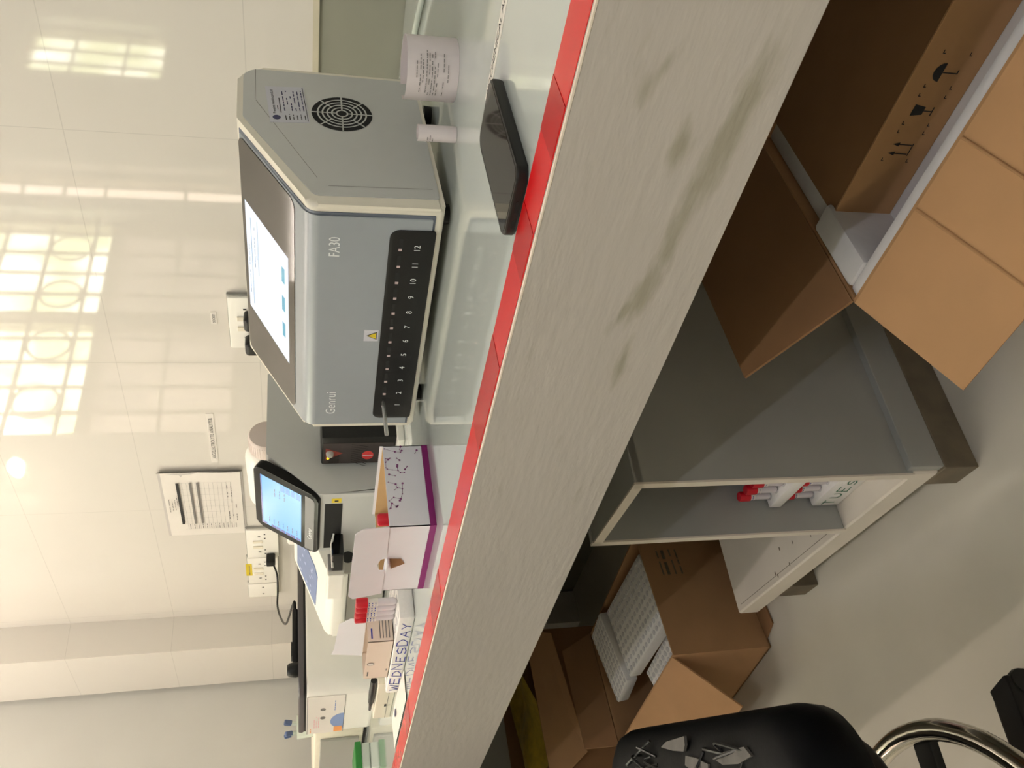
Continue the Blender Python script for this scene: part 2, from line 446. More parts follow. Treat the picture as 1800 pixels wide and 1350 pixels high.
mk('holder', lathe([(.04, 0), (.04, .02), (.02, .03), (.02, .06)], (XL, .66, 2.01), 16, (1, 0, 0)), M['white'], t, smooth=40)
mk('bulb', lathe([(.014, .06), (.026, .09), (.03, .115), (.022, .135), (.002, .145)], (XL, .66, 2.01), 16, (1, 0, 0)), M['bulb'], t, smooth=60)

# ================================================================== THE BENCH
t = thing('workbench', 'long fitted workbench with glossy pale worktop and grey painted apron', 'bench', (-1.0, .9, 0))
WMt = t
def deck(z0, z1, y0):
    return add_box(box(-2.797, 1.3, y0, YB-.0005, z0, z1), XL+.002, -2.797, y0, 1.298, z0, z1)
mk('worktop', deck(TOP-.012, TOP, .5135), M['top'], t)
mk('worktop_edging', box(XL+.002, 1.3, .5112, .5135, TOP-.0024, TOP-.0002, .0004, 1), M['edge'], t)
bm = add_box(box(XL+.002, 1.3, .5115, .5132, .645, TOP-.0025), XL+.002, 1.3, .5132, .552, .645, TOP-.0125); mk('apron', bm, M['apron'], t, smooth=40)
mk('underside_board', deck(.72, TOP-.012, .552), M['cab'], t)
mk('bench_support', box(1.2, 1.3, .56, YB-.0005, 0, .72), M['cab'], t)
mk('bench_support', box(XL+.002, XL+.06, .56, YB-.13, 0, .72), M['cab'], t)
tp = mk('edge_tape', box(XL+.002, 1.3, .5138, .5565, TOP+.0001, TOP+.0007), M['tape']); tag(tp, 'long strip of red tape along the front edge of the worktop', 'tape')
for a, b in ((-.352, -.308), (-.470, -.419), (-.70, -.574), (-1.105, -1.012), (-1.50, -1.44)):
    w_ = .5563 if b > -.6 and a < -.4 else .5563
    mk('overlapping_tape', box(a, b, .5142, w_, TOP+.0007, TOP+.0011), M['tape2'], tp)

# --- strip label lying on the worktop
fr = Fr((-.445, .731, TOP+.0001), (1, 0, 0), (0, 1, 0))
t = thing('strip_label', 'thin white strip label with black lettering flat on the worktop beyond the phone', 'label', (-.36, .74, TOP))
mk('paper_strip', prism(rect(0, .16, 0, .016), fr, 0, .0008), M['paper'], t)
mk('lettering', add_text(B(), 'BIOCHEMICAL ANALYZER', fr, .006, .005, .0085, c=.0010, width=.145), M['print_k'], t)

# ================================================================== FLUORESCENCE ANALYSER
def analyser():
    xl, xr = -1.0245, -.6245
    t = thing('fluorescence_analyzer', 'large grey benchtop analyser with slanted touchscreen and twelve numbered slots', 'analyzer', (-.82, .94, TOP))
    S = Fr((xl, 0, .98), (0, 1, 0), (0, 0, 1))        # side plane, c = along +X
    W_ = xr-xl
    prof = rpoly([(.805, -.1705), (1.079, -.160), (1.083, .069), (.965, .0665), (.805, -.0165)], [.006, .012, .03, .012, .016], 6)
    mk('housing', prism(prof, S, 0, W_, .0065), M['rim'], t, smooth=35)
    # side covers: same plastic as the housing, shade put into a darker colour
    pc = rpoly([(.822, -.165), (1.073, -.156), (1.077, .062), (.968, .0595), (.820, -.022)], [.004, .01, .02, .01, .012], 5)
    for c0, c1, nm in ((W_-.001, W_+.0008, 'side_cover'), (-.0008, .001, 'side_cover')):
        mk(nm, prism(pc, S, c0, c1, 0), M['shell'], t)
    # seams on the right side
    bm = B(); sf = Fr((xr+.0008, 0, .98), (0, 1, 0), (0, 0, 1))
    def seam(p, q, w_=.0006):
        d = V((q[0]-p[0], q[1]-p[1])).normalized(); n = V((-d.y, d.x))*w_/2
        face(bm, [sf.P(p[0]+n.x, p[1]+n.y, .0003), sf.P(p[0]-n.x, p[1]-n.y, .0003), sf.P(q[0]-n.x, q[1]-n.y, .0003), sf.P(q[0]+n.x, q[1]+n.y, .0003)])
    seam((1.076, .047), (1.006, .046)); seam((1.004, .045), (.852, -.026)); seam((.838, -.038), (.840, -.158))
    mk('seam', bm, M['print_g'], t)
    # bent front panel (groove first, panel proud of it)
    def strip(x0, x1, path, off0, off1, m, nm, bev=.0015):
        n = len(path); nor = []
        for i in range(n):
            a = V(path[max(i-1, 0)]); b = V(path[min(i+1, n-1)]); d = (b-a).normalized(); nor.append(V((-d.y, d.x)))
        pts = [(p[0]+q.x*off1, p[1]+q.y*off1) for p, q in zip(path, nor)] + [(p[0]+q.x*off0, p[1]+q.y*off0) for p, q in list(zip(path, nor))[::-1]]
        return mk(nm, prism(pts, S, x0-xl, x1-xl, bev), m, t, smooth=35)
    arc = rpoly([(.805, -.160), (.805, -.0165), (.960, .0635), (.975, -.05)], [0, .020, 0, 0], 8)[:-1]
    arc = [p for p in arc]
    strip(xl+.006, xr-.010, [(p[0], p[1]) for p in arc], -.002, .0009, M['groove'], 'panel_groove', .001)
    arc2 = rpoly([(.805, -.157), (.805, -.0165), (.9575, .0622), (.975, -.05)], [0, .020, 0, 0], 8)[:-1]
    strip(xl+.0075, xr-.0145, arc2, -.002, .0022, M['bezel'], 'front_panel', .0018)
    # slanted glass and display
    G = Fr((0, .805, Z(-.0165)), (1, 0, 0), (0, .16, .083))
    mk('screen_glass', prism(rpoly(rect(-1.013, -.642, .030, .1725), .013, 6), G, .0015, .0030, 0), M['glass'], t)
    dsp = mk('display', prism([(-.932, .046), (-.740, .046), (-.733, .163), (-.920, .163)], G, .0028, .0032), M['scr1'], t)
    g = Fr(G.P(0, 0, .0030), G.r, G.u)
    for a in (-.890, -.842, -.792): mk('button', add_rect(B(), g, a, a+.026, .0555, .0635), M['scrteal'], dsp)
    bm = B(); add_rect(bm, g, -.905, -.752, .1475, .1490); add_rect(bm, g, -.838, -.745, .1290, .1302)
    mk('divider', bm, M['scrline'], dsp)
    bm = B(); words(bm, g, -.83, -.76, .1385, .0022); words(bm, g, -.90, -.80, .1555, .0018); words(bm, g, -.82, -.79, .133, .0018, fill=.5)
    mk('screen_text', bm, M['scrtext'], dsp)
    # lettering on the front
    Fp = Fr((0, .805-.0022, .98), (1, 0, 0), (0, 0, 1))
    mk('maker_name', add_text(B(), 'Genrui', Fp, -.993, -.0550, .0130, width=.047, bold=.0), M['print_w'], t, label='white maker lettering')
    mk('model_name', add_text(B(), 'FA30', Fp, -.699, -.0515, .0125, width=.029), M['print_w'], t, label='white model lettering')
    # black channel strip
    ch = mk('channel_strip', prism(rpoly(rect(-1.002, -.655, -.1625, -.1085), [.004, .004, .012, .010], 5), Fp, -.001, .0012, .0006), M['black'], t, smooth=35, label='black strip of twelve slots')
    f2 = Fr((0, .805-.0034, .98), (1, 0, 0), (0, 0, 1))
    for i in range(12):
        xc = -.9725+i*(.9725-.6815)/11
        mk('slot', add_rect(B(), f2, xc+.0005, xc+.0150-.0005, -.1245, -.1195, .0003), M['hole'], ch)
        mk('slot_marker', prism(rect(xc-.0042, xc-.0008, -.1240, -.1200), f2, 0, .0006), M['pinkgrey'], ch)
        mk('slot_number', add_text(B(), str(i+1), f2, xc, -.1455, .0072, align='CENTER', c=.0004), M['print_w'], ch)
    # warning sticker
    st = mk('warning_sticker', prism(rect(-.8420, -.8215, -.1060, -.0875), Fp, 0, .0004), M['label'], t, label='yellow triangle warning sticker')
    f3 = Fr(Fp.P(0, 0, .0002), Fp.r, Fp.u)
    bm = B(); face(bm, [f3.P(-.8390, -.1040, .0004), f3.P(-.8245, -.1040, .0004), f3.P(-.8318, -.0905, .0004)])
    face(bm, [f3.P(-.8372, -.1030, .0006), f3.P(-.8263, -.1030, .0006), f3.P(-.8318, -.0927, .0006)], 1)
    add_rect(bm, f3, -.8323, -.8313, -.1000, -.0960, .0008, 0); add_rect(bm, f3, -.8323, -.8313, -.1018, -.1008, .0008, 0)
    mk('warning_triangle', bm, [M['print_k'], M['yellow']], st)
    # service sticker on the right side
    q = Fr((xr+.0008, 1.0445, Z(.0375)), (0, -.079, -.010), (0, .004, .047))
    # printed upright when the side is looked at: lines run from the front edge (left) to the back
    q = Fr((xr+.0008, .9620, Z(-.0195)), (0, .079, .0075), (0, -.004, .047))
    st = mk('service_sticker', prism(rect(0, .079, 0, .047), q, 0, .0004), M['label'], t, label='white service sticker with small print')
    bm = B(); k = Fr(q.P(0, 0, .0003), q.r, q.u)
    add_disc(bm, k, .0105, .0385, .0048, .0003, 20, 1)
    add_text(bm, 'Prestine Healthcare Ltd', k, .0185, .0385, .0036, width=.052, mi=0)
    words(bm, k, .0190, .038, .0350, .0016); add_rect(bm, k, .0200, .0530, .0318, .0328)
    for j in range(6):
        y = .0270-j*.0046
        words(bm, k, .0050, .0170, y, .0017, fill=1); words(bm, k, .0240, .070, y, .0020, mi=1, fill=.85)
    add_rect(bm, k, .0020, .0770, .0012, .0020)
    mk('small_print', bm, [M['print_k'], M['navy']], st)
    # round fan grille
    gf = Fr((xr+.0008, .9860, Z(-.0590)), (0, 1, 0), (0, 0, 1))
    vg = mk('fan_grille', add_disc(B(), gf, 0, 0, .0375, .0003, 48), M['hole'], t)
    bm = B(); seg = 48
    for ri in range(1, 7):
        r0 = .0375*ri/6.5-.0; r1 = r0+.0020
        if ri == 6: continue
        for k_ in range(seg):
            a, b = 2*math.pi*k_/seg, 2*math.pi*(k_+1)/seg
            face(bm, [gf.P(rr*math.cos(tt), rr*math.sin(tt), .0009) for rr, tt in ((r0, a), (r1, a), (r1, b), (r0, b))])
    for k_ in range(8):
        a = math.pi*k_/4; d = V((math.cos(a), math.sin(a))); n = V((-d.y, d.x))*.0010
        if k_ % 2 == 0 or True:
            s0 = .006 if k_ % 2 == 0 else .018
            face(bm, [gf.P(d.x*s0+n.x, d.y*s0+n.y, .0009), gf.P(d.x*.0377+n.x, d.y*.0377+n.y, .0009), gf.P(d.x*.0377-n.x, d.y*.0377-n.y, .0009), gf.P(d.x*s0-n.x, d.y*s0-n.y, .0009)])
    mk('grille_rings', bm, M['shell'], vg)
    for x in (xl+.04, xr-.03):
        for y in (.835, 1.045): mk('foot', lathe([(.012, 0), (.013, .010)], (x, y, TOP), 16), M['black'], t, smooth=40)
    # silver cassette sticking out of slot 1
    tg = tube([(-.962, .835, Z(-.1215)), (-.966, .800, Z(-.1220)), (-.974, .748, Z(-.1235))], .0028, 8)
    c = mk('test_stick', tg, M['steel'], smooth=40); tag(c, 'slim silver stick poking out of slot one of the large analyser', 'stick')
analyser()

# ================================================================== SECOND ANALYSER (blue screen)
def analyser2():
    xl, xr = -1.452, -1.268
    t = thing('hematology_analyzer', 'pale upright analyser with tilted blue touchscreen behind the kit box', 'analyzer', (-1.36, .99, TOP))
    S = Fr((xl, 0, .98), (0, 1, 0), (0, 0, 1)); W_ = xr-xl
    prof = rpoly([(.850, -.176), (1.13, -.176), (1.13, .049), (.938, .049), (.850, -.040)], [.004, .01, .008, .010, .014], 5)
    mk('housing', prism(prof, S, 0, W_, .012), M['shell'], t, smooth=35)
    mk('base', box(xl+.01, xr-.01, .865, 1.12, TOP, Z(-.175)), M['white'], t)
    G = Fr((0, .862, Z(-.050)), (1, 0, 0), (0, .075, .108))
    L = .131
    sc = mk('touchscreen', prism(rpoly(rect(xl-.004, xr-.002, 0, L), .014, 6), G, .004, .022, .003), M['bezelk'], t, smooth=35, label='black tilted touchscreen housing')
    mk('front_plate', prism(rpoly(rect(xl+.001, xr-.014, .007, .026), [.010, .010, .001, .001], 5), G, .0216, .0226), M['dgrey'], sc)
    g = Fr(G.P(0, 0, .0222), G.r, G.u)
    mk('display', prism(rect(-1.440, -1.288, .034, .1175), G, .0218, .0223), M['scr2'], sc)
    for i in range(4): mk('button', add_rect(B(), g, -1.308, -1.291, .0365+i*.0105, .0445+i*.0105), M['scrblue'], sc)
    bm = B(); add_rect(bm, g, -1.440, -1.288, .1150, .1175)
    for i in range(6): add_rect(bm, g, -1.440, -1.432, .036+i*.0105, .0450+i*.0105)
    add_rect(bm, g, -1.440, -1.434, .107, .115)
    mk('menu_bar', bm, M['scrnavy'], sc)
    bm = B()
    for i in range(7): words(bm, g, -1.426, -1.408, .042+i*.0098, .0022, fill=1)
    for i in range(3): words(bm, g, -1.335, -1.310, .068+i*.0098, .0022, fill=1)
    mk('screen_text', bm, M['scrtext'], sc)
    mk('maker_name', add_text(B(), 'Genrui', g, -1.412, .0115, .0085, width=.034, c=.0012), M['print_w'], sc)
    Fp = Fr((0, .850, .98), (1, 0, 0), (0, 0, 1))
    mk('sampling_bay', prism(rect(-1.442, -1.297, -.0790, -.0490), Fp, -.001, .0006), M['hole'], t, label='black sampling opening')
    mk('sample_probe', tube([(-1.385, .845, Z(-.066)), (-1.40, .83, Z(-.062)), (-1.428, .80, Z(-.064))], .0022, 8), M['steel'], t, smooth=40, label='thin steel probe')
    mk('sample_arm', box(-1.452, -1.395, .806, .850, Z(-.0830), Z(-.062), .002), M['blackgl'], t)
    mk('arm_collar', box(-1.468, -1.452, .806, .843, Z(-.086), Z(-.056), .002), M['greyp'], t)
    mk('sampler_cover', box(-1.560, -1.468, .806, .843, Z(-.086), Z(-.056), .003), M['white'], t)
    ys_ = mk('yellow_sticker', prism(rect(-1.294, -1.2815, -.0765, -.0600), Fp, 0, .0004), M['yellow'], t, label='small yellow sticker with black mark')
    f3 = Fr(Fp.P(0, 0, .0003), Fp.r, Fp.u); bm = B(); add_rect(bm, f3, -1.2905, -1.286, -.0715, -.0650); mk('mark', bm, M['print_k'], ys_)
analyser2()

# --- black device with a red triangle beside it
def black_device():
    x0, x1, y0, y1, z0, z1 = -1.262, -1.187, .908, .985, TOP+.012, Z(-.043)
    t = thing('voltage_stabilizer', 'black upright unit with red triangle and oval between the two analysers', 'power unit', ((x0+x1)/2, .945, TOP))
    mk('casing', box(x0, x1, y0, y1, z0, z1, .003), M['black'], t, smooth=35)
    mk('base', box(x0-.004, x1+.006, y0-.012, y1+.004, TOP, TOP+.0125, .002), M['white'], t, label='white base block')
    f = Fr((x0, y0, 0), (1, 0, 0), (0, 0, 1))
    mk('face_panel', prism(rpoly(rect(.003, .060, z0+.004, z1-.003), .003, 3), f, 0, .0008), mat('stabilizer_face', (62, 54, 52), .35), t)
    bm = B(); g = Fr(f.P(0, 0, .0008), f.r, f.u); zc = z1
    for k in range(9):
        a = .008+k*.006
        face(bm, [g.P(a, zc-.050, .0003), g.P(a+.0012, zc-.050, .0003), g.P(a+.0012-.016+.004*k*.3, zc-.078, .0003), g.P(a-.016+.004*k*.3, zc-.078, .0003)])
    for k in range(6): add_rect(bm, g, .006+k*.004, .0075+k*.004, zc-.030, zc-.012+k*.001)
    mk('line_pattern', bm, M['black'], t)
    bm = B(); face(bm, [g.P(.013, zc-.007, .0004), g.P(.047, zc-.007, .0004), g.P(.033, zc-.036, .0004)][::-1]); mk('triangle_panel', bm, M['orange'], t, label='dull red triangle')
    mk('rotary_knob', lathe([(.0065, 0), (.006, .006), (.004, .008)], f.P(.034, zc-.014, .001), 20, (0, -1, 0)), M['greyp'], t, smooth=40)
    mk('indicator_light', lathe([(.0026, 0), (.0022, .002)], f.P(.020, zc-.011, .001), 12, (0, -1, 0)), M['led'], t, smooth=40)
    bm = B(); add_disc(bm, g, .026, zc-.078, .0120, .0006, 28, 0, .0100); add_rect(bm, g, .0252, .0268, zc-.0865, zc-.0695, .0009, 1)
    mk('round_badge', bm, [M['redlab'], M['print_w']], t, label='red oval badge')
    mk('red_tab', prism(rpoly(rect(.016, .040, zc-.125, zc-.108), .006, 4), g, 0, .0008), M['redlab'], t)
black_device()

# ================================================================== KIT BOX
def kit_box():
    x0, x1, y0, y1, z0, z1 = -1.158, -.986, .607, .738, TOP, TOP+.062
    t = thing('reagent_kit_box', 'white open carton with purple molecule print and purple base stripe', 'box', ((x0+x1)/2, (y0+y1)/2, TOP))
    e = .0012
    bm = B()
    add_box(bm, x0, x1, y0, y0+e, z0, z1); add_box(bm, x0, x1, y1-e, y1, z0, z1+.004)
    add_box(bm, x0, x0+e, y0, y1, z0, z1); add_box(bm, x1-e, x1, y0, y1, z0, z1); add_box(bm, x0, x1, y0, y1, z0, z0+e)
    mk('carton', bm, M['kit'], t)
    mk('carton_lining', add_box(add_box(B(), x0+e, x1-e, y1-2*e, y1-e, z0+e, z1), x0+e, x0+2*e, y0+e, y1-e, z0+e, z1), M['kitin'], t)
    bm = B()
    # purple base stripe: front and right sides
    add_box(bm, x0, x1+.0005, y0-.0005, y0, z0, z0+.0085); add_box(bm, x1, x1+.0005, y0, y1, z0, z0+.0085)
    mk('purple_stripe', bm, M['purple'], t)
    # molecules on the right face
    f = Fr((x1, y0, z0), (0, 1, 0), (0, 0, 1)); bm = B(); rnd = random.Random(3); pts = []
    for k in range(46):
        a = .131*(1-rnd.random()**1.1*.80); b = .060-rnd.random()**1.6*.050*(a/.131)
        b = max(.012, b); pts.append((a, b)); add_disc(bm, f, a, b, rnd.choice((.0008, .0011, .0016)), .0005, 10)
    for i, p in enumerate(pts):
        near = sorted(pts, key=lambda q: (q[0]-p[0])**2+(q[1]-p[1])**2)[1:3]
        for q in near[:1+(i % 2)]:
            d = V((q[0]-p[0], q[1]-p[1]));
            if d.length < 1e-5 or d.length > .018: continue
            d.normalize(); n = V((-d.y, d.x))*.00022
            face(bm, [f.P(p[0]+n.x, p[1]+n.y, .0004), f.P(p[0]-n.x, p[1]-n.y, .0004), f.P(q[0]-n.x, q[1]-n.y, .0004), f.P(q[0]+n.x, q[1]+n.y, .0004)])
    mk('molecule_print', bm, M['purple2'], t)
    # front flap folded up, with its cut tongue and the hole it leaves
    ff = Fr((x0, y0, z1), (1, 0, 0), (0, -.10, 1)); w_ = x1-x0
    bm = prism(rpoly([(-.006, -.002), (.060, -.002), (.062, .006), (.078, .010), (.092, .006), (.094, -.002), (w_+.002, 0), (w_+.004, .034), (w_-.006, .044), (.0, .046), (-.010, .040)], [0, 0, .003, .004, .003, 0, .001, .006, .004, .003, .003], 3), ff, 0, e)
    mk('front_flap', bm, M['kit'], t)
    fb = Fr((x0, y0-.0003, z0), (1, 0, 0), (0, 0, 1)); bm = B()
    face(bm, [fb.P(.064, .052, .0004), fb.P(.076, .034, .0004), fb.P(.090, .040, .0004), fb.P(.092, .056, .0004)]); mk('cut_hole', bm, M['carddark'], t)
    mk('tongue', box(x0+.064, x0+.094, y0-.010, y0+.001, z1-.004, z1-.002), M['kit'], t)
    # long flap leaning on the right rim
    return t
kit_box()
c = mk('red_capped_vial', lathe([(.006, 0), (.007, .003), (.007, .040)], (-1.020, .640, TOP+.0013), 16), M['tube'], smooth=40)
tag(c, 'vial standing inside the open kit carton, red lid above the rim', 'vial')
mk('cap', lathe([(.0085, 0), (.0088, .003), (.0088, .030), (.007, .033)], (-1.020, .640, TOP+.0403), 18), M['red'], c, smooth=40)

# ================================================================== STYROFOAM RACKS AND TUBES
def tube_proto(name, label, kind, loc, h=.075):
    """blood tube: clear body with paper label, sample and red cap"""
    t = thing(name, label, 'tube', loc)
    r = .0062
    mk('tube_body', lathe([(.002, 0), (r-.0015, .002), (r, .006), (r, h-.014)], (0, 0, 0), 14), M['tube'], t, local=True, smooth=40)
    mk('tube_label', lathe([(r+.0004, .030), (r+.0004, h-.016)], (0, 0, 0), 14), M['paper'] if kind else M['serum'], t, local=True, smooth=40)
    bm = B(); 
    for k in range(5):
        a = -2.2+.35*k; z = .033+k*.005
        for q in range(3):
            aa = -1.9+q*.5; p = [V((math.cos(aa+dd)*(r+.0006), math.sin(aa+dd)*(r+.0006), z+zz)) for dd, zz in ((0, 0), (.3, 0), (.3, .0015), (0, .0015))]
            face(bm, p)
    mk('label_print', bm, M['print_b'], t, local=True)
    mk('cap', lathe([(.0080, h-.018), (.0083, h-.016), (.0083, h-.002), (.0070, h)], (0, 0, 0), 16), M['red'], t, local=True, smooth=40)
    return t
g1 = 'red capped tubes in the styrofoam rack on the worktop'
RZ = math.radians(-16)
def foam_rack(name, label, loc, rz, L, D, h, rows, cols, word=None, inkm=None, pits=True):
    t = thing(name, label, 'rack', loc, rz)
    mk('foam_block', box(-L/2, L/2, -D/2, D/2, 0, h, .003), M['foam'], t, local=True, smooth=40)
    if pits:
        bm = B()
        for i in range(cols):
            for j in range(rows):
                bx, by = -L/2+L*(i+.5)/cols, -D/2+D*(j+.5)/rows
                add_lathe(bm, [(.0072, 0), (.0072, .0006)], (bx, by, h), 10)
        mk('hole_pattern', bm, M['pe'], t, local=True)
    if word:
        f = Fr((-L/2, -D/2, 0), (1, 0, 0), (0, 0, 1))
        STK = {'W': [[(0, 1), (.25, 0), (.5, .8), (.75, 0), (1, 1)]], 'E': [[(1, 1), (0, 1), (0, 0), (1, 0)], [(0, .5), (.8, .5)]], 'D': [[(0, 0), (0, 1), (.6, .95), (1, .6), (1, .35), (.6, 0), (0, 0)]],
               'N': [[(0, 0), (0, 1), (1, 0), (1, 1)]], 'S': [[(1, .9), (.5, 1), (0, .8), (.1, .55), (.9, .45), (1, .2), (.5, 0), (0, .1)]], 'A': [[(0, 0), (.5, 1), (1, 0)], [(.2, .4), (.8, .4)]],
               'Y': [[(0, 1), (.5, .5), (1, 1)], [(.5, .5), (.4, 0)]], 'T': [[(0, 1), (1, 1)], [(.5, 1), (.5, 0)]], 'U': [[(0, 1), (0, .25), (.4, 0), (.8, .1), (1, .3), (1, 1)]]}
        bm = B(); rw = random.Random(len(word)+2); n = len(word); hh = min(h*.66, .018)
        for i, chx in enumerate(word):
            a0, b0, lw, lh, sh_ = L*.04+L*.93*i/n+rw.uniform(-.001, .001), h*.5-hh/2+rw.uniform(-.0012, .0012), L*.93/n*rw.uniform(.6, .78), hh*rw.uniform(.85, 1.1), rw.uniform(.0, .25)
            for st in STK[chx]:
                pp = [(a0+p*lw+q*lh*sh_+rw.uniform(-.0005, .0005), b0+q*lh+rw.uniform(-.0005, .0005)) for p, q in st]
                for p, q in zip(pp, pp[1:]):
                    d = V((q[0]-p[0], q[1]-p[1])).normalized(); nn = V((-d.y, d.x))*hh*.060; e_ = d*hh*.03
                    face(bm, [f.P(p[0]-e_.x+nn.x, p[1]-e_.y+nn.y, .0005), f.P(p[0]-e_.x-nn.x, p[1]-e_.y-nn.y, .0005), f.P(q[0]+e_.x-nn.x, q[1]+e_.y-nn.y, .0005), f.P(q[0]+e_.x+nn.x, q[1]+e_.y+nn.y, .0005)])
        mk('handwriting', bm, inkm, t, local=True)
    return t
foam_rack('styrofoam_rack', 'white styrofoam tube rack on the worktop handwritten WEDNESDAY in blue', (-1.415, .668, TOP), math.radians(0), .295, .105, .0245, 4, 12, 'WEDNESDAY', M['print_b'])
tp_ = tube_proto('blood_tube', 'red capped tube in the WEDNESDAY rack behind the kit carton', 1, (-1.276, .650, TOP+.0251), .064)
for i in range(1, 4): copy_tree(tp_, None, (-1.276-.0172*i, .650, TOP+.0251))
for o in list(COL.objects):
    if o.name.startswith('blood_tube'): o['group'] = g1

# --- small carton on the rack with a raised flap
t = thing('test_carton', 'small cream carton with raised flap standing on the WEDNESDAY rack', 'box', (-1.43, .66, TOP+.0246))
x0, x1, y0, y1, z0, z1 = -1.505, -1.360, .622, .672, TOP+.0250, TOP+.067
bm = B(); e = .001
add_box(bm, x0, x1, y0, y0+e, z0, z1); add_box(bm, x0, x1, y1-e, y1, z0, z1); add_box(bm, x0, x0+e, y0, y1, z0, z1); add_box(bm, x1-e, x1, y0, y1, z0, z1); add_box(bm, x0, x1, y0, y1, z0, z0+e)
mk('carton', bm, mat('cream_card', (238, 222, 206), .5), t)
ff = Fr((x0, y1-.008, z1), (1, 0, 0), (0, .15, 1))
mk('lid_flap', prism([(.004, 0), (.145, 0), (.142, .026), (.118, .044), (.020, .050), (.0, .054), (.002, .040)], ff, 0, e), M['kit'], t)
bm = B(); f = Fr((x0, y0, z0), (1, 0, 0), (0, 0, 1))
add_disc(bm, f, .060, .033, .0060, .0004, 20, 0); add_disc(bm, f, .060, .033, .0050, .0006, 20, 1); words(bm, f, .012, .034, .035, .0035); words(bm, f, .03, .04, .004, .003)
f = Fr((x1, y0, z0), (0, 1, 0), (0, 0, 1)); add_rect(bm, f, .006, .024, .034, .0365, .0004, 2)
for k in range(4): add_rect(bm, f, .006, .044, .006+k*.005, .0075+k*.005, .0004, 0)
mk('printing', bm, [M['print_g'], M['paper'], M['print_b']], t)

# --- low cream box beyond it with a black marker pen on top
t = thing('cream_box', 'low cream box with one small black mark, left of the WEDNESDAY rack', 'box', (-1.66, .70, TOP))
mk('carton', box(-1.760, -1.590, .645, .745, TOP, TOP+.0335, .001, 1), M['white2'], t)
f = Fr((-1.76, .645, TOP), (1, 0, 0), (0, 0, 1)); bm = B(); add_rect(bm, f, .060, .072, .012, .016); add_rect(bm, f, .0655, .0665, .004, .012)
mk('mark', bm, M['print_k'], t)
mk('lid_line', add_rect(B(), Fr((-1.76, .645, TOP), (1, 0, 0), (0, 0, 1)), 0, .17, .0105, .0112), M['print_g'], t)
pn = thing('marker_pen', 'black tapering marker pen lying on the low cream box', 'pen', (-1.66, .655, TOP+.034))
mk('barrel', lathe([(.003, 0), (.0055, .008), (.0068, .05), (.0060, .105)], (-1.705, .655, TOP+.0405), 14, (1, .02, 0)), M['black'], pn, smooth=40)
mk('cap', lathe([(.0030, 0), (.0036, .018), (.0040, .030)], (-1.734, .6545, TOP+.0405), 12, (1, .02, 0)), M['blackgl'], pn, smooth=40)

# --- loose folded paper by the tape
def add_sheet(bm, fr, w_, h_, fn, nx=12, ny=4):
    vs = [[bm.verts.new(fr.P(w_*i/nx, h_*j/ny, fn(i/nx, j/ny))) for j in range(ny+1)] for i in range(nx+1)]
    for i in range(nx):
        for j in range(ny): bm.faces.new([vs[i][j], vs[i+1][j], vs[i+1][j+1], vs[i][j+1]])
    return bm
fr = Fr((-1.70, .562, TOP+.0012), (1, .0, 0), (0, 1, 0))
c = mk('folded_paper', add_sheet(B(), fr, .24, .052, lambda u, v: .003*math.sin(3*u+.3)*v+.0006), M['paper'], smooth=50)
tag(c, 'loose white folded paper between the red tape and the low cream box', 'paper')
mk('blue_mark', add_disc(B(), Fr(fr.P(0, 0, .0042), fr.r, fr.u), .09, .035, .014, 0, 20, 0, .006), M['navy'], c)

# ================================================================== THIRD ANALYSER (blue keypad)
def analyser3():
    xl, xr = -1.805, -1.545
    t = thing('chemistry_analyzer', 'white sloping console with blue keypad between touchscreen and centrifuge', 'analyzer', (-1.67, 1.0, TOP))
    S = Fr((xl, 0, .98), (0, 1, 0), (0, 0, 1)); W_ = xr-xl
    prof = rpoly([(.880, -.178), (1.33, -.178), (1.33, .003), (1.040, .003), (.862, -.058), (.846, -.070), (.846, -.098), (.880, -.102)], [.002, .006, .01, .02, .01, .010, .012, 0], 5)
    mk('housing', prism(prof, S, 0, W_, .008), M['white'], t, smooth=35)
    G = Fr((xl, .862, Z(-.058)), (1, 0, 0), (0, .178, .061))
    kp = mk('keypad', prism([(.020, .052), (.155, .045), (.172, .060), (.172, .165), (.020, .165)], G, 0, .0016), M['blue'], t, label='blue membrane keypad')
    bm = B(); rnd = random.Random(5); g = Fr(G.P(0, 0, .0014), G.r, G.u)
    for k in range(16):
        a = .035+.12*rnd.random(); b = .062+.09*rnd.random(); add_disc(bm, g, a, b, .0045, .0005, 12, 0, .004)
    mk('keypad_markings', bm, M['bluepale'], kp)
    mk('lower_front', box(xl+.012, xr-.012, .8745, .8805, TOP+.004, Z(-.103)), M['greyp'], t)
    mk('roll_end', lathe([(.034, 0), (.034, .003), (.032, .004)], (xr-.0002, .884, Z(-.099)), 32, (1, 0, 0)), M['greyp'], t, smooth=40)
    mk('roll_hub', lathe([(.012, 0), (.012, .003)], (xr+.0038, .884, Z(-.099)), 24, (1, 0, 0)), M['black'], t, smooth=40)
analyser3()

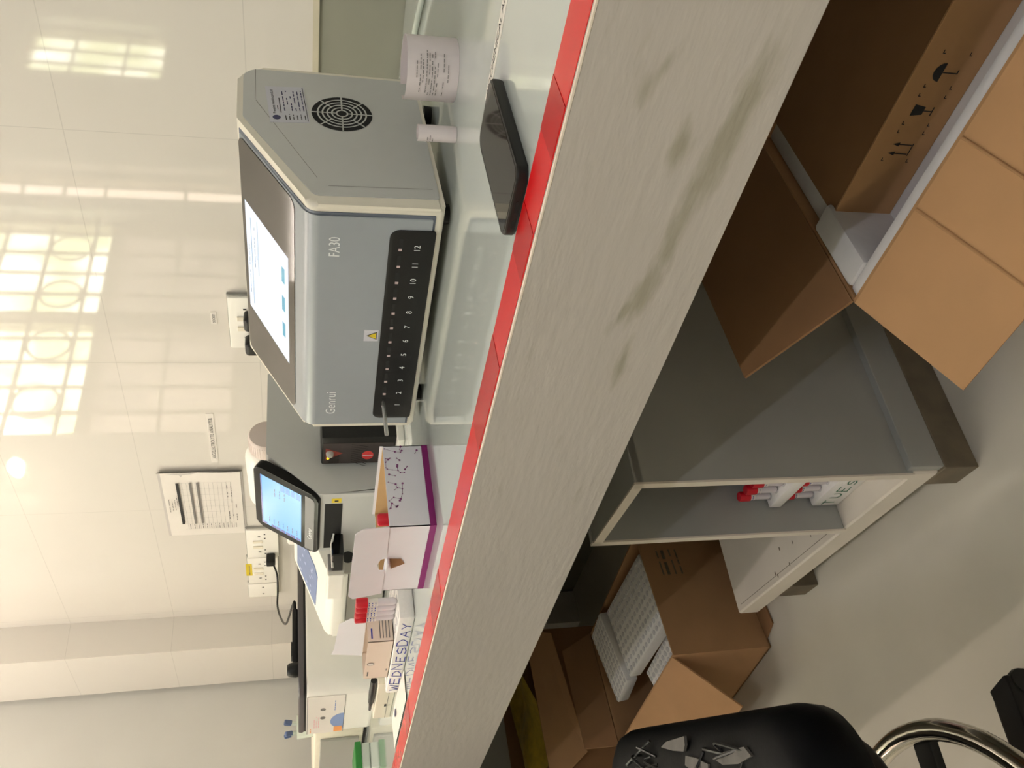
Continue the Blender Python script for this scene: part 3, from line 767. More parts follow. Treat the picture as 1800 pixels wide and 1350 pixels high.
# ================================================================== CENTRIFUGE
def centrifuge():
    xl, xr, y0, y1 = -2.165, -1.895, .765, 1.16
    t = thing('centrifuge', 'big white rounded centrifuge at the far end with an instruction sheet on its front', 'centrifuge', (-2.03, .95, TOP))
    S = Fr((0, 0, 0), (1, 0, 0), (0, 1, 0))
    def body(z0, z1, r, inset=0, bev=.006):
        return prism(rpoly([(xl+inset, y0+inset), (xr-inset, y0+inset), (xr-inset, y1-inset), (xl+inset, y1-inset)], [r, r, .02, .02], 6), S, z0, z1, bev)
    mk('housing', body(TOP+.012, Z(-.021), .035), M['white'], t, smooth=35)
    mk('gasket', body(Z(-.021), Z(-.016), .033, .003, 0), M['black'], t, smooth=35)
    mk('lid', body(Z(-.016), Z(-.004), .033, .001, .004), M['dgrey'], t, smooth=35)
    f = Fr((0, y0, .98), (1, 0, 0), (0, 0, 1))
    sh = mk('instruction_sheet', prism(rect(-2.145, -1.925, -.1060, -.0225), f, 0, .0006), M['paper'], t, label='white instruction sheet')
    g = Fr(f.P(0, 0, .0005), f.r, f.u); bm = B()
    seg = 16; cx, cz, rr = -2.075, -.1055, .042
    pts = [g.P(cx+rr*1.1*math.cos(math.pi*k/seg), cz+rr*.72*math.sin(math.pi*k/seg), .0004) for k in range(seg+1)]
    face(bm, pts, 0)
    add_rect(bm, g, -2.140, -2.108, -.1030, -.0840, .0007, 1)
    add_disc(bm, g, -2.000, -.058, .0085, .0004, 16, 2, .0060); add_disc(bm, g, -2.050, -.058, .0085, .0004, 16, 2, .0060)
    for k in range(3): words(bm, g, -2.110, -2.040, -.040-k*.005, .003, mi=3); 
    words(bm, g, -2.010, -1.95, -.085, .003, mi=0, fill=1); words(bm, g, -2.140, -2.09, -.032, .003, mi=1)
    add_rect(bm, g, -2.145, -1.925, -.0240, -.0225, .0004, 2); add_rect(bm, g, -2.145, -1.925, -.1060, -.1050, .0004, 2)
    mk('sheet_print', bm, [M['sticker_blue'], M['orange2'], M['print_g'], M['pinkprint']], sh)
    for x in (xl+.05, xr-.05):
        for y in (y0+.05, y1-.05): mk('foot', lathe([(.014, 0), (.012, .012)], (x, y, TOP), 14), M['black'], t, smooth=40)
centrifuge()
ad = thing('power_adapter', 'slim black power adapter lying on top of the centrifuge', 'adapter', (-1.95, .93, Z(-.004)))
mk('adapter_body', box(-1.975, -1.940, .855, .985, Z(-.004), Z(.009), .003), M['black'], ad, smooth=35)
mk('label_step', box(-1.972, -1.943, .870, .905, Z(.009), Z(.0115), .001), M['blackgl'], ad)
mk('strain_relief', tube([(-1.957, .985, Z(.003)), (-1.957, 1.010, Z(.004))], .004, 8), M['black'], ad, smooth=40)
pl = thing('mains_cable', 'black plug in the wall socket with its cable drooping to the centrifuge', 'cable', (-2.41, 1.41, 1.05))
mk('plug', box(-2.425, -2.398, 1.372, 1.405, 1.040, 1.066, .004), M['black'], pl, smooth=35)
cp = smooth_path([(-2.43, 1.385, 1.047), (-2.47, 1.37, 1.036), (-2.50, 1.33, 1.034), (-2.50, 1.28, 1.034), (-2.42, 1.20, 1.022), (-2.25, 1.10, 1.006), (-2.05, 1.045, .990), (-1.957, 1.012, .984)], 6)
mk('cord', tube(cp, .0028, 8), M['black'], pl, smooth=40)
c = mk('black_knob', lathe([(.016, 0), (.017, .006), (.015, .018), (.011, .024)], (-1.925, .83, Z(-.004)), 20), M['black'], smooth=40)
tag(c, 'short black knob standing on the front corner of the centrifuge lid', 'knob')

# ================================================================== FAR LEFT: white instrument, tip cup, green lid box
t = thing('white_instrument', 'cream square instrument beyond the centrifuge, cut by the photo edge', 'instrument', (-2.55, 1.0, TOP))
mk('housing', box(-2.95, -2.36, .84, 1.22, TOP+.008, Z(-.045), .008), M['white2'], t, smooth=35)
mk('base', box(-2.93, -2.38, .86, 1.20, TOP, TOP+.008), M['black'], t)
mk('indicator_slot', add_rect(B(), Fr((-2.36, .84, .98), (0, 1, 0), (0, 0, 1)), .06, .075, -.092, -.088, .0005), M['print_k'], t)
mk('front_door', box(-2.94, -2.40, .832, .840, TOP+.02, Z(-.06), .002), M['greyp'], t)
t = thing('pipette_cup', 'clear cup of blue capped pipettes on the cream instrument', 'cup', (-2.60, .95, Z(-.045)))
cx, cy, cz = -2.60, .95, Z(-.045)
mk('cup', lathe([(.030, 0), (.034, .045), (.0325, .045), (.0285, .003)], (cx, cy, cz), 24, cap=False), M['clear'], t, smooth=40)
for k, (dx_, dy_, tx, ty) in enumerate(((.010, 0, .3, .1), (-.012, .008, -.1, .2), (0, -.012, .35, -.2), (-.008, -.008, -.25, -.1))):
    p = thing('pipette', ('blue capped pipette, %s in the clear cup' % ('leaning right', 'at the back', 'at the front', 'leaning left')[k]), 'pipette', (cx+dx_, cy+dy_, cz+.004), group='pipettes in the clear cup')
    ax = V((tx, ty, 1)).normalized(); b0 = V((cx+dx_-.3*tx*.02, cy+dy_-.3*ty*.02, cz+.004))
    mk('pipette_barrel', lathe([(.003, 0), (.005, .05), (.005, .058)], b0, 12, ax), M['clear'], p, smooth=40)
    mk('cap', lathe([(.0068, .0), (.0068, .018), (.005, .020)], b0+ax*.058, 12, ax), M['bluecap'], p, smooth=40)
t = thing('sample_box', 'clear plastic box with a green lid in front of the cream instrument', 'box', (-2.36, .76, TOP))
mk('box_body', box(-2.43, -2.30, .722, .785, TOP, TOP+.022, .003), M['clear'], t)
bm = B(); add_rect(bm, Fr((-2.43, .722, TOP), (1, 0, 0), (0, 0, 1)), .01, .12, .012, .0135); mk('marking_line', bm, M['print_g'], t)
mk('green_lid', box(-2.435, -2.295, .720, .788, TOP+.022, TOP+.038, .002), M['green'], t, label='green lid')

# ================================================================== ON THE WALL
wf = Fr((0, YB-.0005, .98), (1, 0, 0), (0, 0, 1))
# notice in a plastic sleeve
t = thing('wall_notice', 'printed table notice in a clear plastic sleeve taped to the wall', 'notice', (-2.14, YB, Z(.138)))
fr = Fr((-2.297, YB-.001, Z(.143)), (1, 0, 0), (0, 0, 1))
mk('sleeve', add_sheet(B(), Fr((-2.300, YB-.001, Z(.138)), (1, 0, 0), (0, 0, 1)), .325, .212, lambda u, v: .0008+.012*max(0, u-.955)/.045, 24, 8), M['sleeve'], t, smooth=50)
sh = mk('sheet', add_sheet(B(), fr, .305, .200, lambda u, v: .0022+.0015*math.sin(5*v+1)*u, 16, 8), M['paper'], t, smooth=50)
g = Fr(fr.P(0, 0, .0040), fr.r, fr.u); bm = B()
for (b_, h_, m_) in ((.158, .0075, 0), (.1265, .0060, 1), (.1080, .0060, 1)): add_rect(bm, g, .062, .262, b_, b_+h_, .0, m_)
for (a0, a1, b_) in ((.125, .19, .193), (.13, .18, .185), (.135, .185, .178), (.155, .20, .172)): words(bm, g, a0, a1, b_-.004, .0028, 0, 1, 1)
for k in range(12): add_rect(bm, g, .035, .262, .150-k*.0112, .1504-k*.0112, 0, 1)
for k in range(9): add_rect(bm, g, .035+k*.0284, .0353+k*.0284, .028, .158, 0, 1)
for k in range(12): words(bm, g, .036, .062, .144-k*.0112, .0028, 0, 1, 1)
for k in range(3): words(bm, g, .07, .25, .036-k*.010, .0028, 0, .35, 1)
mk('printed_table', bm, [M['print_k'], M['print_g']], sh)
# printed strip labels
def wall_label(name, lab, txt, a0, a1, b0, b1, hh, ww):
    t = thing(name, lab, 'label', ((a0+a1)/2, YB, Z(b0)))
    mk('paper_strip', prism(rect(a0, a1, b0, b1), wf, -.0005, .0008), M['paper'], t)
    mk('lettering', add_text(B(), txt, wf, (a0+a1)/2, (b0+b1)/2-hh/2, hh, 'CENTER', .0012, ww), M['print_k'], t)
wall_label('wall_label', 'long strip label reading ABG ELECTROLYTE ANALYZER on the tiled wall', 'ABG ELECTROLYTE ANALYZER', -1.950, -1.748, .194, .2115, .0085, .168)
wall_label('wall_label', 'tiny strip label reading SOCKET above the covered wall socket', 'SOCKET', -1.438, -1.402, .164, .1765, .0055, .026)
# sockets
def socket(x0, x1, z0, z1, lab, double=True, yellow=False):
    t = thing('wall_socket', lab, 'socket', ((x0+x1)/2, YB, Z(z0)))
    mk('back_box', prism(rect(x0-.002, x1+.002, z0-.002, z1+.002), wf, -.0005, .006), M['greyp'], t)
    mk('face_plate', prism(rpoly(rect(x0, x1, z0, z1), .004, 3), wf, .006, .014, .0015), M['white'], t, smooth=35)
    f = Fr((x0, YB-.0005-.014, Z(z0)), (1, 0, 0), (0, 0, 1)); w_ = x1-x0; h_ = z1-z0; bm = B()
    if double:
        for cx_ in (.22*w_, .78*w_):
            add_rect(bm, f, cx_-.0022, cx_+.0022, .56*h_, .64*h_); add_rect(bm, f, cx_-.013, cx_-.008, .40*h_, .45*h_); add_rect(bm, f, cx_+.008, cx_+.013, .40*h_, .45*h_)
        mk('socket_holes', bm, M['print_k'], t)
        for cx_ in (.40*w_, .60*w_): mk('rocker_switch', prism(rect(cx_-.006, cx_+.006, .50*h_, .80*h_), f, 0, .003, .0008), M['white2'], t)
    else:
        add_disc(bm, f, .25*w_, .5*h_, .0035, .0004, 12); add_disc(bm, f, .75*w_, .5*h_, .0035, .0004, 12); mk('screws', bm, M['print_g'], t)
    if yellow:
        y = mk('yellow_sticker', prism(rect(.34*w_, .80*w_, h_*.86, h_*1.06), Fr(f.P(0, 0, 0), f.r, f.u), 0, .0006), M['yellow'], t)
        bm = B(); words(bm, Fr(f.P(0, 0, .0004), f.r, f.u), .38*w_, .76*w_, h_*.93, .004, .0004, 1); mk('sticker_print', bm, M['print_g'], y)
socket(-2.424, -2.270, .050, .140, 'double wall socket nearest the notice, with the black plug in it')
socket(-2.582, -2.428, .053, .143, 'double wall socket with a yellow sticker on its top edge', yellow=True)
socket(-2.672, -2.588, .056, .146, 'narrow blank wall plate left of the yellow stickered socket', double=False)
socket(-1.500, -1.345, .052, .138, 'double wall socket half hidden behind the large analyser')
for x, lab in ((-1.395, 'black plug nearer the tiny label, peeking above the large analyser'), (-1.470, 'black plug left of its twin, peeking above the large analyser')):
    t = thing('mains_plug', lab, 'plug', (x, YB-.03, Z(.075)), group='black plugs in the half hidden socket')
    mk('plug_body', box(x-.020, x+.020, YB-.052, YB-.016, Z(.065), Z(.106), .009, 3), M['black'], t, smooth=40)
    mk('flex', tube(smooth_path([(x, YB-.034, Z(.070)), (x, YB-.034, Z(.03)), (x+.01, YB-.04, Z(-.06)), (x+.03, YB-.10, Z(-.174))], 5), .004, 8), M['black'], t, smooth=40)
# screw-topped bottle lying behind the touchscreen
t = thing('reagent_bottle', 'white bottle lying on its side, big ribbed screw cap showing behind the tilted touchscreen', 'bottle', (-1.70, 1.215, Z(.0035)))
bax = V((1, .03, .03)).normalized(); c0 = V((-1.80, 1.215, Z(.0545)))
mk('bottle_body', lathe([(.042, 0), (.050, .006), (.050, .150), (.040, .172), (.032, .178)], c0, 28, bax), M['white'], t, smooth=40)
cb = c0+bax*.176
bm = lathe([(.0375, .0), (.0395, .003), (.0395, .040), (.036, .046), (.020, .050), (.001, .0515)], cb, 40, bax)
rg = bax.orthogonal().normalized(); fw = bax.cross(rg)
for k in range(44):
    a = 2*math.pi*k/44; q = rg*math.cos(a)+fw*math.sin(a)
    add_tube(bm, [cb+q*.0395+bax*.004, cb+q*.0395+bax*.038], .0009, 4)
mk('screw_cap', bm, M['bottle'], t, smooth=40)
# white corner of equipment with a grey port, above the keypad
t = thing('small_printer', 'small white printer with a grey paper slot behind the blue keypad', 'printer', (-1.75, 1.30, TOP))
mk('printer_body', box(-2.02, -1.86, 1.20, 1.32, TOP, Z(.022), .010, 3), M['white'], t, smooth=35)
mk('paper_slot', prism(rpoly(rect(-1.925, -1.885, -.002, .016), .004, 3), Fr((0, 1.20, .98), (1, 0, 0), (0, 0, 1)), -.001, .001), M['greyp'], t)

# ================================================================== NEAR RIGHT: paper rolls, phone, tubing
def roll(name, lab, cx, cy, r, h, a0, a1, lines, seed):
    t = thing(name, lab, 'paper', (cx, cy, TOP))
    bm = B(); n = 40; z0, z1 = TOP+.0003, TOP+h
    for k in range(n):
        p, q = a0+(a1-a0)*k/n, a0+(a1-a0)*(k+1)/n
        r0, r1 = r*(1-.06*k/n), r*(1-.06*(k+1)/n)
        face(bm, [(cx+r0*math.cos(p), cy+r0*math.sin(p), z0), (cx+r1*math.cos(q), cy+r1*math.sin(q), z0), (cx+r1*math.cos(q), cy+r1*math.sin(q), z1), (cx+r0*math.cos(p), cy+r0*math.sin(p), z1)])
    bmesh.ops.remove_doubles(bm, verts=bm.verts[:], dist=1e-5)
    bmesh.ops.solidify(bm, geom=bm.faces[:], thickness=.0004)
    mk('curled_sheet', bm, M['paper2'], t, smooth=50)
    bm = B(); rnd = random.Random(seed); rr = r+.0007
    for (zz, s0, s1) in lines:
        a = s0
        while a < s1:
            l = rnd.uniform(.05, .16)
            if rnd.random() < .85:
                for j in range(2):
                    p, q = a+l*.8*j/2, a+l*.8*(j+1)/2
                    face(bm, [(cx+rr*math.cos(p), cy+rr*math.sin(p), TOP+zz), (cx+rr*math.cos(q), cy+rr*math.sin(q), TOP+zz), (cx+rr*math.cos(q), cy+rr*math.sin(q), TOP+zz+.0009), (cx+rr*math.cos(p), cy+rr*math.sin(p), TOP+zz+.0009)])
            a += l
    mk('receipt_print', bm, M['print_g'], t)
L = [(.047, -1.0, -.55), (.043, -1.5, -.3), (.040, -1.3, -.5), (.036, -1.5, -.2), (.033, -1.6, -.3), (.030, -1.6, -.4), (.027, -1.6, -.3), (.024, -1.6, -.6), (.017, -1.6, -1.2), (.017, -.8, -.3), (.012, -1.1, -.6)]
roll('receipt_roll', 'wide curl of printed receipt paper standing on the worktop by the analyser', -.518, .925, .036, .058, -math.pi*.98, math.pi*.86, [(z_, a_-.35, b_-.35) for z_, a_, b_ in L], 4)
roll('receipt_roll', 'narrow tight curl of receipt paper standing between wide curl and analyser', -.562, .862, .0095, .044, -math.pi, math.pi*.95, [(.030, -2.2, -1.2), (.027, -2.2, -1.4), (.033, -2.2, -1.5)], 5)
# phone
ph = thing('mobile_phone', 'black mobile phone lying face up near the taped edge', 'phone', (-.430, .633, TOP), math.radians(-1.5))
pw, plh, pt = .070, .147, .0098
bm = prism(rpoly(rect(-pw/2, pw/2, -plh/2, plh/2), .010, 6), Fr((0, 0, 0), (1, 0, 0), (0, 1, 0)), .0002, pt, .0022)
for v in bm.verts: v.co.x += v.co.y*(-.04)
mk('phone_body', bm, M['black'], ph, local=True, smooth=35)
bm = prism(rpoly(rect(-pw/2+.003, pw/2-.003, -plh/2+.003, plh/2-.003), .008, 6), Fr((0, 0, 0), (1, 0, 0), (0, 1, 0)), pt-.0002, pt+.0004)
for v in bm.verts: v.co.x += v.co.y*(-.04)
mk('phone_screen', bm, M['glass'], ph, local=True)
mk('charging_port', prism(rpoly(rect(-.006, .006, .0030, .0062), .0014, 4), Fr((.003, -plh/2+.0, 0), (1, 0, 0), (0, 0, 1)), -.001, .0003), M['hole'], ph, local=True)
mk('speaker_hole', prism(rpoly(rect(-.022, -.014, .0035, .0060), .001, 3), Fr((.003, -plh/2, 0), (1, 0, 0), (0, 0, 1)), -.001, .0003), M['hole'], ph, local=True)
mk('side_button', box(pw/2-.0028, pw/2-.0012, -.005, .018, .0035, .0065, .0005, 1), M['blackgl'], ph, local=True)
# clear tubing
c = mk('plastic_tubing', tube(smooth_path([(-.30, 1.02, TOP+.005), (-.45, 1.12, TOP+.005), (-.58, 1.21, TOP+.005), (-.68, 1.26, TOP+.005), (-.78, 1.30, TOP+.005), (-.90, 1.34, TOP+.005)], 6), .0045, 10), M['clear'], smooth=40)
tag(c, 'clear plastic tubing lying on the worktop behind the large analyser', 'tubing')

# ================================================================== UNDER THE BENCH: CABINET
A8 = math.radians(8)
def cabinet():
    """local x = to the left along the front, y = depth, built turned 8 degrees"""
    t = thing('storage_unit', 'worn grey wooden unit with open tower on a long low plinth under the bench', 'cabinet', (-.908, .618, 0), math.pi-A8)
    # local frame here: +x runs left, +y runs to the viewer, so depth is -y
    def bx(name, x0, x1, d0, d1, z0, z1, m, bev=.001, lab=None): return mk(name, box(x0, x1, -d1, -d0, z0, z1, bev, 1), m, t, local=True, label=lab)
    bx('plinth_board', .015, .640, 0, .36, .058, .102, M['cabw'], .003)
    bx('plinth_end_board', .002, .018, .004, .36, .056, .112, M['cab'])
    for x in (.0, .490): bx('runner', x, x+.055, .0, .34, 0, .058, M['wood'], .001, 'bare worn wooden runner')
    bx('side_panel', .015, .027, 0, .34, .102, .536, M['cab'])
    bx('side_panel', .214, .226, 0, .34, .102, .540, M['cab'])
    bx('top_panel', .015, .226, 0, .34, .524, .538, M['cab'])
    bx('back_panel', .027, .214, .330, .34, .102, .526, M['cab'])
    bm = B()
    add_box(bm, .0145, .0275, -.0005, .0025, .102, .538); add_box(bm, .2135, .2265, -.0005, .0025, .102, .540); add_box(bm, .015, .226, -.0005, .0025, .524, .5385)
    mk('front_edging', bm, M['cabw'], t, local=True)
    bm = B(); f = Fr((.30, 0, .1021), (1, 0, 0), (0, 1, 0)); rnd = random.Random(9)
    for k in range(7):
        a, b = -.02+rnd.random()*.2, -.01-rnd.random()*.09; add_disc(bm, f, a, b, .0012+rnd.random()*.0015, .0003, 8, 0, .004)
    add_rect(bm, f, -.07, .32, -.0135, -.0125, .0003)
    mk('scuffs', bm, M['wood'], t, local=True)
    return t
cabinet()
ca, sa = math.cos(A8), math.sin(A8)
def cabp(al, de): return (-.908-ca*al+sa*de, .618+sa*al+ca*de)
# two tube racks stacked inside the tower
def tower_rack(al0, al1, de0, de1, z0, h, label, word=None):
    cx, cy = cabp((al0+al1)/2, (de0+de1)/2)
    return foam_rack('styrofoam_rack', label, (cx, cy, z0), -A8, al1-al0, de1-de0, h, 3, 7, word, M['print_gr'])
tower_rack(.032, .208, .040, .135, .1030, .050, 'lower styrofoam tube rack in the tower, handwritten TUESDAY in green', 'TUESDAY')
tower_rack(.034, .208, .040, .135, .2090, .022, 'upper styrofoam tube rack in the tower, resting on the lower tubes')
for z, lab, grp, hh in ((.1537, 'red capped tube standing in the lower rack of the tower', 'red capped tubes in the lower tower rack', .055), (.2317, 'red capped tube standing in the upper rack of the tower', 'red capped tubes in the upper tower rack', .056)):
    cx, cy = cabp(.045, .055)
    p = tube_proto('blood_tube', lab, 1, (cx, cy, z), hh); p['group'] = grp
    for i in range(7):
        for j in range(3):
            if i == 0 and j == 0: continue
            cx, cy = cabp(.045+i*.0245, .055+j*.030); copy_tree(p, None, (cx, cy, z))

# ================================================================== UNDER THE BENCH: CARTONS
def quad_slab(pts, th, m, name, parent, label=None):
    """card sheet: four or more corners, real thickness"""
    P = [V(p) for p in pts]; n = (P[1]-P[0]).cross(P[2]-P[0]).normalized()*th
    bm = B(); lo = [bm.verts.new(p) for p in P]; hi = [bm.verts.new(p+n) for p in P]; k = len(P)
    bm.faces.new(lo[::-1]); bm.faces.new(hi)
    for i in range(k): bm.faces.new([lo[i], lo[(i+1) % k], hi[(i+1) % k], hi[i]])
    return mk(name, bm, m, parent, label=label)
def big_carton():
    x0, x1, y0, y1, h = -.566, .05, .600, .905, .400
    t = thing('packing_carton', 'large open cardboard carton with foam lining in the right foreground', 'carton', ((x0+x1)/2, .75, 0)); e = .004
    for nm, a in (('front_wall', (x0, x1, y0, y0+e)), ('back_wall', (x0, x1, y1-e, y1)), ('side_wall', (x0, x0+e, y0+e, y1-e)), ('side_wall', (x1-e, x1, y0+e, y1-e))):
        mk(nm, box(*a, .001, h), M['card'], t)
    mk('carton_bottom', box(x0, x1, y0, y1, .001, .005), M['carddark'], t)
    # front flap hangs outward and down; left flap stands up and outward
    quad_slab([(x0, y0, h), (x1, y0, h), (x1, .477, h-.066), (x0, .477, h-.066)], .0035, M['card'], 'front_flap', t)
    quad_slab([(x0, y0+.002, h), (x0, y1, h-.004), (-.70, y1+.01, h+.07), (-.692, y0+.004, h+.074)], .0035, M['carddark'], 'left_flap', t)
    # creases on the front flap
    for xx in (-.44, -.36, -.20): mk('flap_crease', tube([(xx, y0-.001, h+.0004), (xx, .4785, h-.0650)], .0016, 6), M['card'], t, smooth=60)
    # polyethylene foam lining: pale rim strips
    w_ = .016
    pe = B()
    add_box(pe, x0+e, x1-e, y0+e, y0+e+w_, .10, h-.002, .003); 
    mk('foam_front_strip', pe, M['pe'], t, smooth=40, label='white foam strip along the front wall')
    mk('foam_side_strip', add_box(add_box(B(), x0+e, x0+e+.036, y0+e+w_, .72, .10, h+.001, .005), x0+e, x0+e+.045, .72, y1-e, .10, h-.012, .005), M['pe'], t, smooth=40, label='thick white foam strip along the left wall')
    mk('foam_tray', box(x0+.03, x1-.02, y0+.02, y1-.01, .10, .326, .004), M['pe'], t)
big_carton()
def inner_box():
    # shallow brown box sitting tilted-free in the foam tray
    x0, x1, y0, y1, z0, z1 = -.534, -.03, .705, .893, .3265, .396
    t = thing('inner_carton', 'flat brown box with black handling symbols inside the foam lined carton', 'carton', ((x0+x1)/2, .79, z0))
    mk('box_body', box(x0, x1, y0+.003, y1, z0, z1-.001, .001, 1), M['carddark'], t)
    mk('front_panel', box(x0, x1, y0, y0+.003, z0, z1, .0005, 1), M['card'], t)
    f = Fr((0, y0, 0), (1, 0, 0), (0, 0, 1)); bm = B()
    zc = (z0+z1)/2
    # umbrella
    a = -.355
    face(bm, [f.P(a+.010*math.cos(math.pi*k/8), zc+.004+.010*math.sin(math.pi*k/8), .0004) for k in range(9)]); add_rect(bm, f, a-.0006, a+.0006, zc-.012, zc+.004); add_rect(bm, f, a-.0006, a+.004, zc-.013, zc-.0115)
    # glass
    a = -.397
    face(bm, [f.P(a-.0065, zc+.013, .0004), f.P(a-.0045, zc, .0004), f.P(a+.0045, zc, .0004), f.P(a+.0065, zc+.013, .0004)]); add_rect(bm, f, a-.0006, a+.0006, zc-.009, zc+.001); add_rect(bm, f, a-.005, a+.005, zc-.0105, zc-.009)
    # arrows
    for a in (-.437, -.448):
        add_rect(bm, f, a-.0006, a+.0006, zc-.010, zc+.008); face(bm, [f.P(a-.0025, zc+.005, .0004), f.P(a+.0025, zc+.005, .0004), f.P(a, zc+.013, .0004)])
    add_rect(bm, f, -.4500, -.4350, zc-.0118, zc-.0105)
    for a in (-.372, -.382, -.414, -.424, -.458, -.336): # corner ticks
        for b in (zc+.015, zc-.015): add_rect(bm, f, a, a+.004, b, b+.0010); add_rect(bm, f, a, a+.001, b-.002, b+.001)
    mk('handling_symbols', bm, M['print_k'], t)
inner_box()

def racks_carton():
    x0, x1, y0, y1, h = -2.09, -1.645, .655, .955, .225
    rz = math.radians(4)
    t = thing('open_carton', 'open brown carton full of white foam racks left of the storage unit', 'carton', (-1.87, .80, 0)); e = .004
    R = MT.Translation((-1.87, .80, 0)) @ MT.Rotation(rz, 4, 'Z') @ MT.Translation((1.87, -.80, 0))
    def put(nm, bm, m, **k): bm.transform(R); return mk(nm, bm, m, t, **k)
    put('front_wall', box(x0, x1, y0, y0+e, .001, h), M['card']); put('back_wall', box(x0, x1, y1-e, y1, .001, h), M['card'])
    put('side_wall', box(x1-e, x1, y0+e, y1-e, .001, h), M['card']); put('side_wall', box(x0, x0+e, y0+e, y1-e, .001, h), M['card'])
    put('carton_bottom', box(x0, x1, y0, y1, .001, .005), M['carddark'])
    def sl(pts, nm, m):
        P = [R @ V(p) for p in pts]; quad_slab(P, .0035, m, nm, t)
    sl([(x0, y0, h), (x1-.01, y0, h), (x1-.03, .545, h-.125), (x0+.02, .53, h-.11)], 'front_flap', M['card'])
    sl([(x0, y0, h), (x0, y1, h), (x0-.05, y1-.02, h+.07), (x0-.05, y0+.02, h+.07)], 'left_flap', M['carddark'])
    sl([(x1, y0+.02, .004), (x1, y1, .004), (x1+.045, y1, .005), (x1+.045, y0+.03, .005)], 'crushed_base_flap', M['carddark'])
    bm = B(); f = Fr((x1, y0, 0), (0, 1, 0), (0, 0, 1))
    for b_, h_ in ((.185, .006), (.170, .012), (.155, .006), (.140, .006)): words(bm, f, .19, .26, b_, h_, .0006, 1)
    put('faded_print', bm, M['wood'])
racks_carton()
def big_rack(loc, rot, lab, L=.23, D=.12, h=.03, rows=7, cols=14):
    t = thing('foam_tube_tray', lab, 'rack', loc, rot=rot, group='white foam trays in the open carton')
    mk('tray_block', box(-L/2, L/2, -D/2, D/2, 0, h, .004), M['foam'], t, local=True, smooth=40)
    bm = B()
    for i in range(cols):
        for j in range(rows):
            add_lathe(bm, [(.0062, 0), (.0055, .0012)], (-L/2+L*(i+.5)/cols, -D/2+D*(j+.5)/rows, h), 8)
    mk('hole_pattern', bm, M['pe'], t, local=True)
r = math.radians
big_rack((-1.795, .838, .192), (r(4), r(3), r(4)), 'white foam tray nearest the storage unit, the widest in the open carton', .25, .175, .03, 9, 14)
big_rack((-1.998, .832, .200), (r(7), r(-4), r(4)), 'white foam tray at the left side of the open carton, tipped forward', .115, .185, .03, 12, 6)
big_rack((-1.80, .728, .140), (r(10), r(4), r(10)), 'white foam tray tipped low at the front of the open carton', .20, .08, .03, 5, 12)

# third carton with a yellow packet, in the dark behind
def dark_carton():
    x0, x1, y0, y1, h = -2.80, -2.36, .64, 1.08, .33
    t = thing('torn_carton', 'torn dark brown carton in the shadow at the far end under the bench', 'carton', ((x0+x1)/2, .86, 0)); e = .004
    for nm, a in (('front_wall', (x0, x1, y0, y0+e)), ('back_wall', (x0, x1, y1-e, y1)), ('side_wall', (x0, x0+e, y0+e, y1-e)), ('side_wall', (x1-e, x1, y0+e, y1-e))):
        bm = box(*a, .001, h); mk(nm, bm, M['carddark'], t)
    quad_slab([(x1, y0, h), (x1, y1, h), (x1+.06, y1-.04, h-.06), (x1+.07, y0+.06, h-.09)], .0035, M['card'], 'right_flap', t)
    quad_slab([(x0, y0, h), (x1, y0, h), (x1-.04, y0-.09, h-.06), (x0+.04, y0-.09, h-.06)], .0035, M['card'], 'front_flap', t)
    mk('carton_bottom', box(x0, x1, y0, y1, .001, .005), M['carddark'], t)
dark_carton()
bm = add_sheet(B(), Fr((-2.62, .70, .30), (1, .1, 0), (0, 1, .1)), .26, .30, lambda u, v: .022*math.sin(5*u)*math.sin(4*v+1)+.02, 14, 14)
bmesh.ops.solidify(bm, geom=bm.faces[:], thickness=.012)
c = mk('yellow_packet', bm, M['bag'], smooth=50); tag(c, 'crumpled yellow plastic packet lying in the torn dark carton', 'packet')
bm = box(-2.75, -2.38, .66, 1.06, .006, .285, .02); c = mk('paper_bundle', bm, M['carddark'], smooth=40); tag(c, 'bundle of brown packing paper under the yellow packet in the torn carton', 'packing paper')

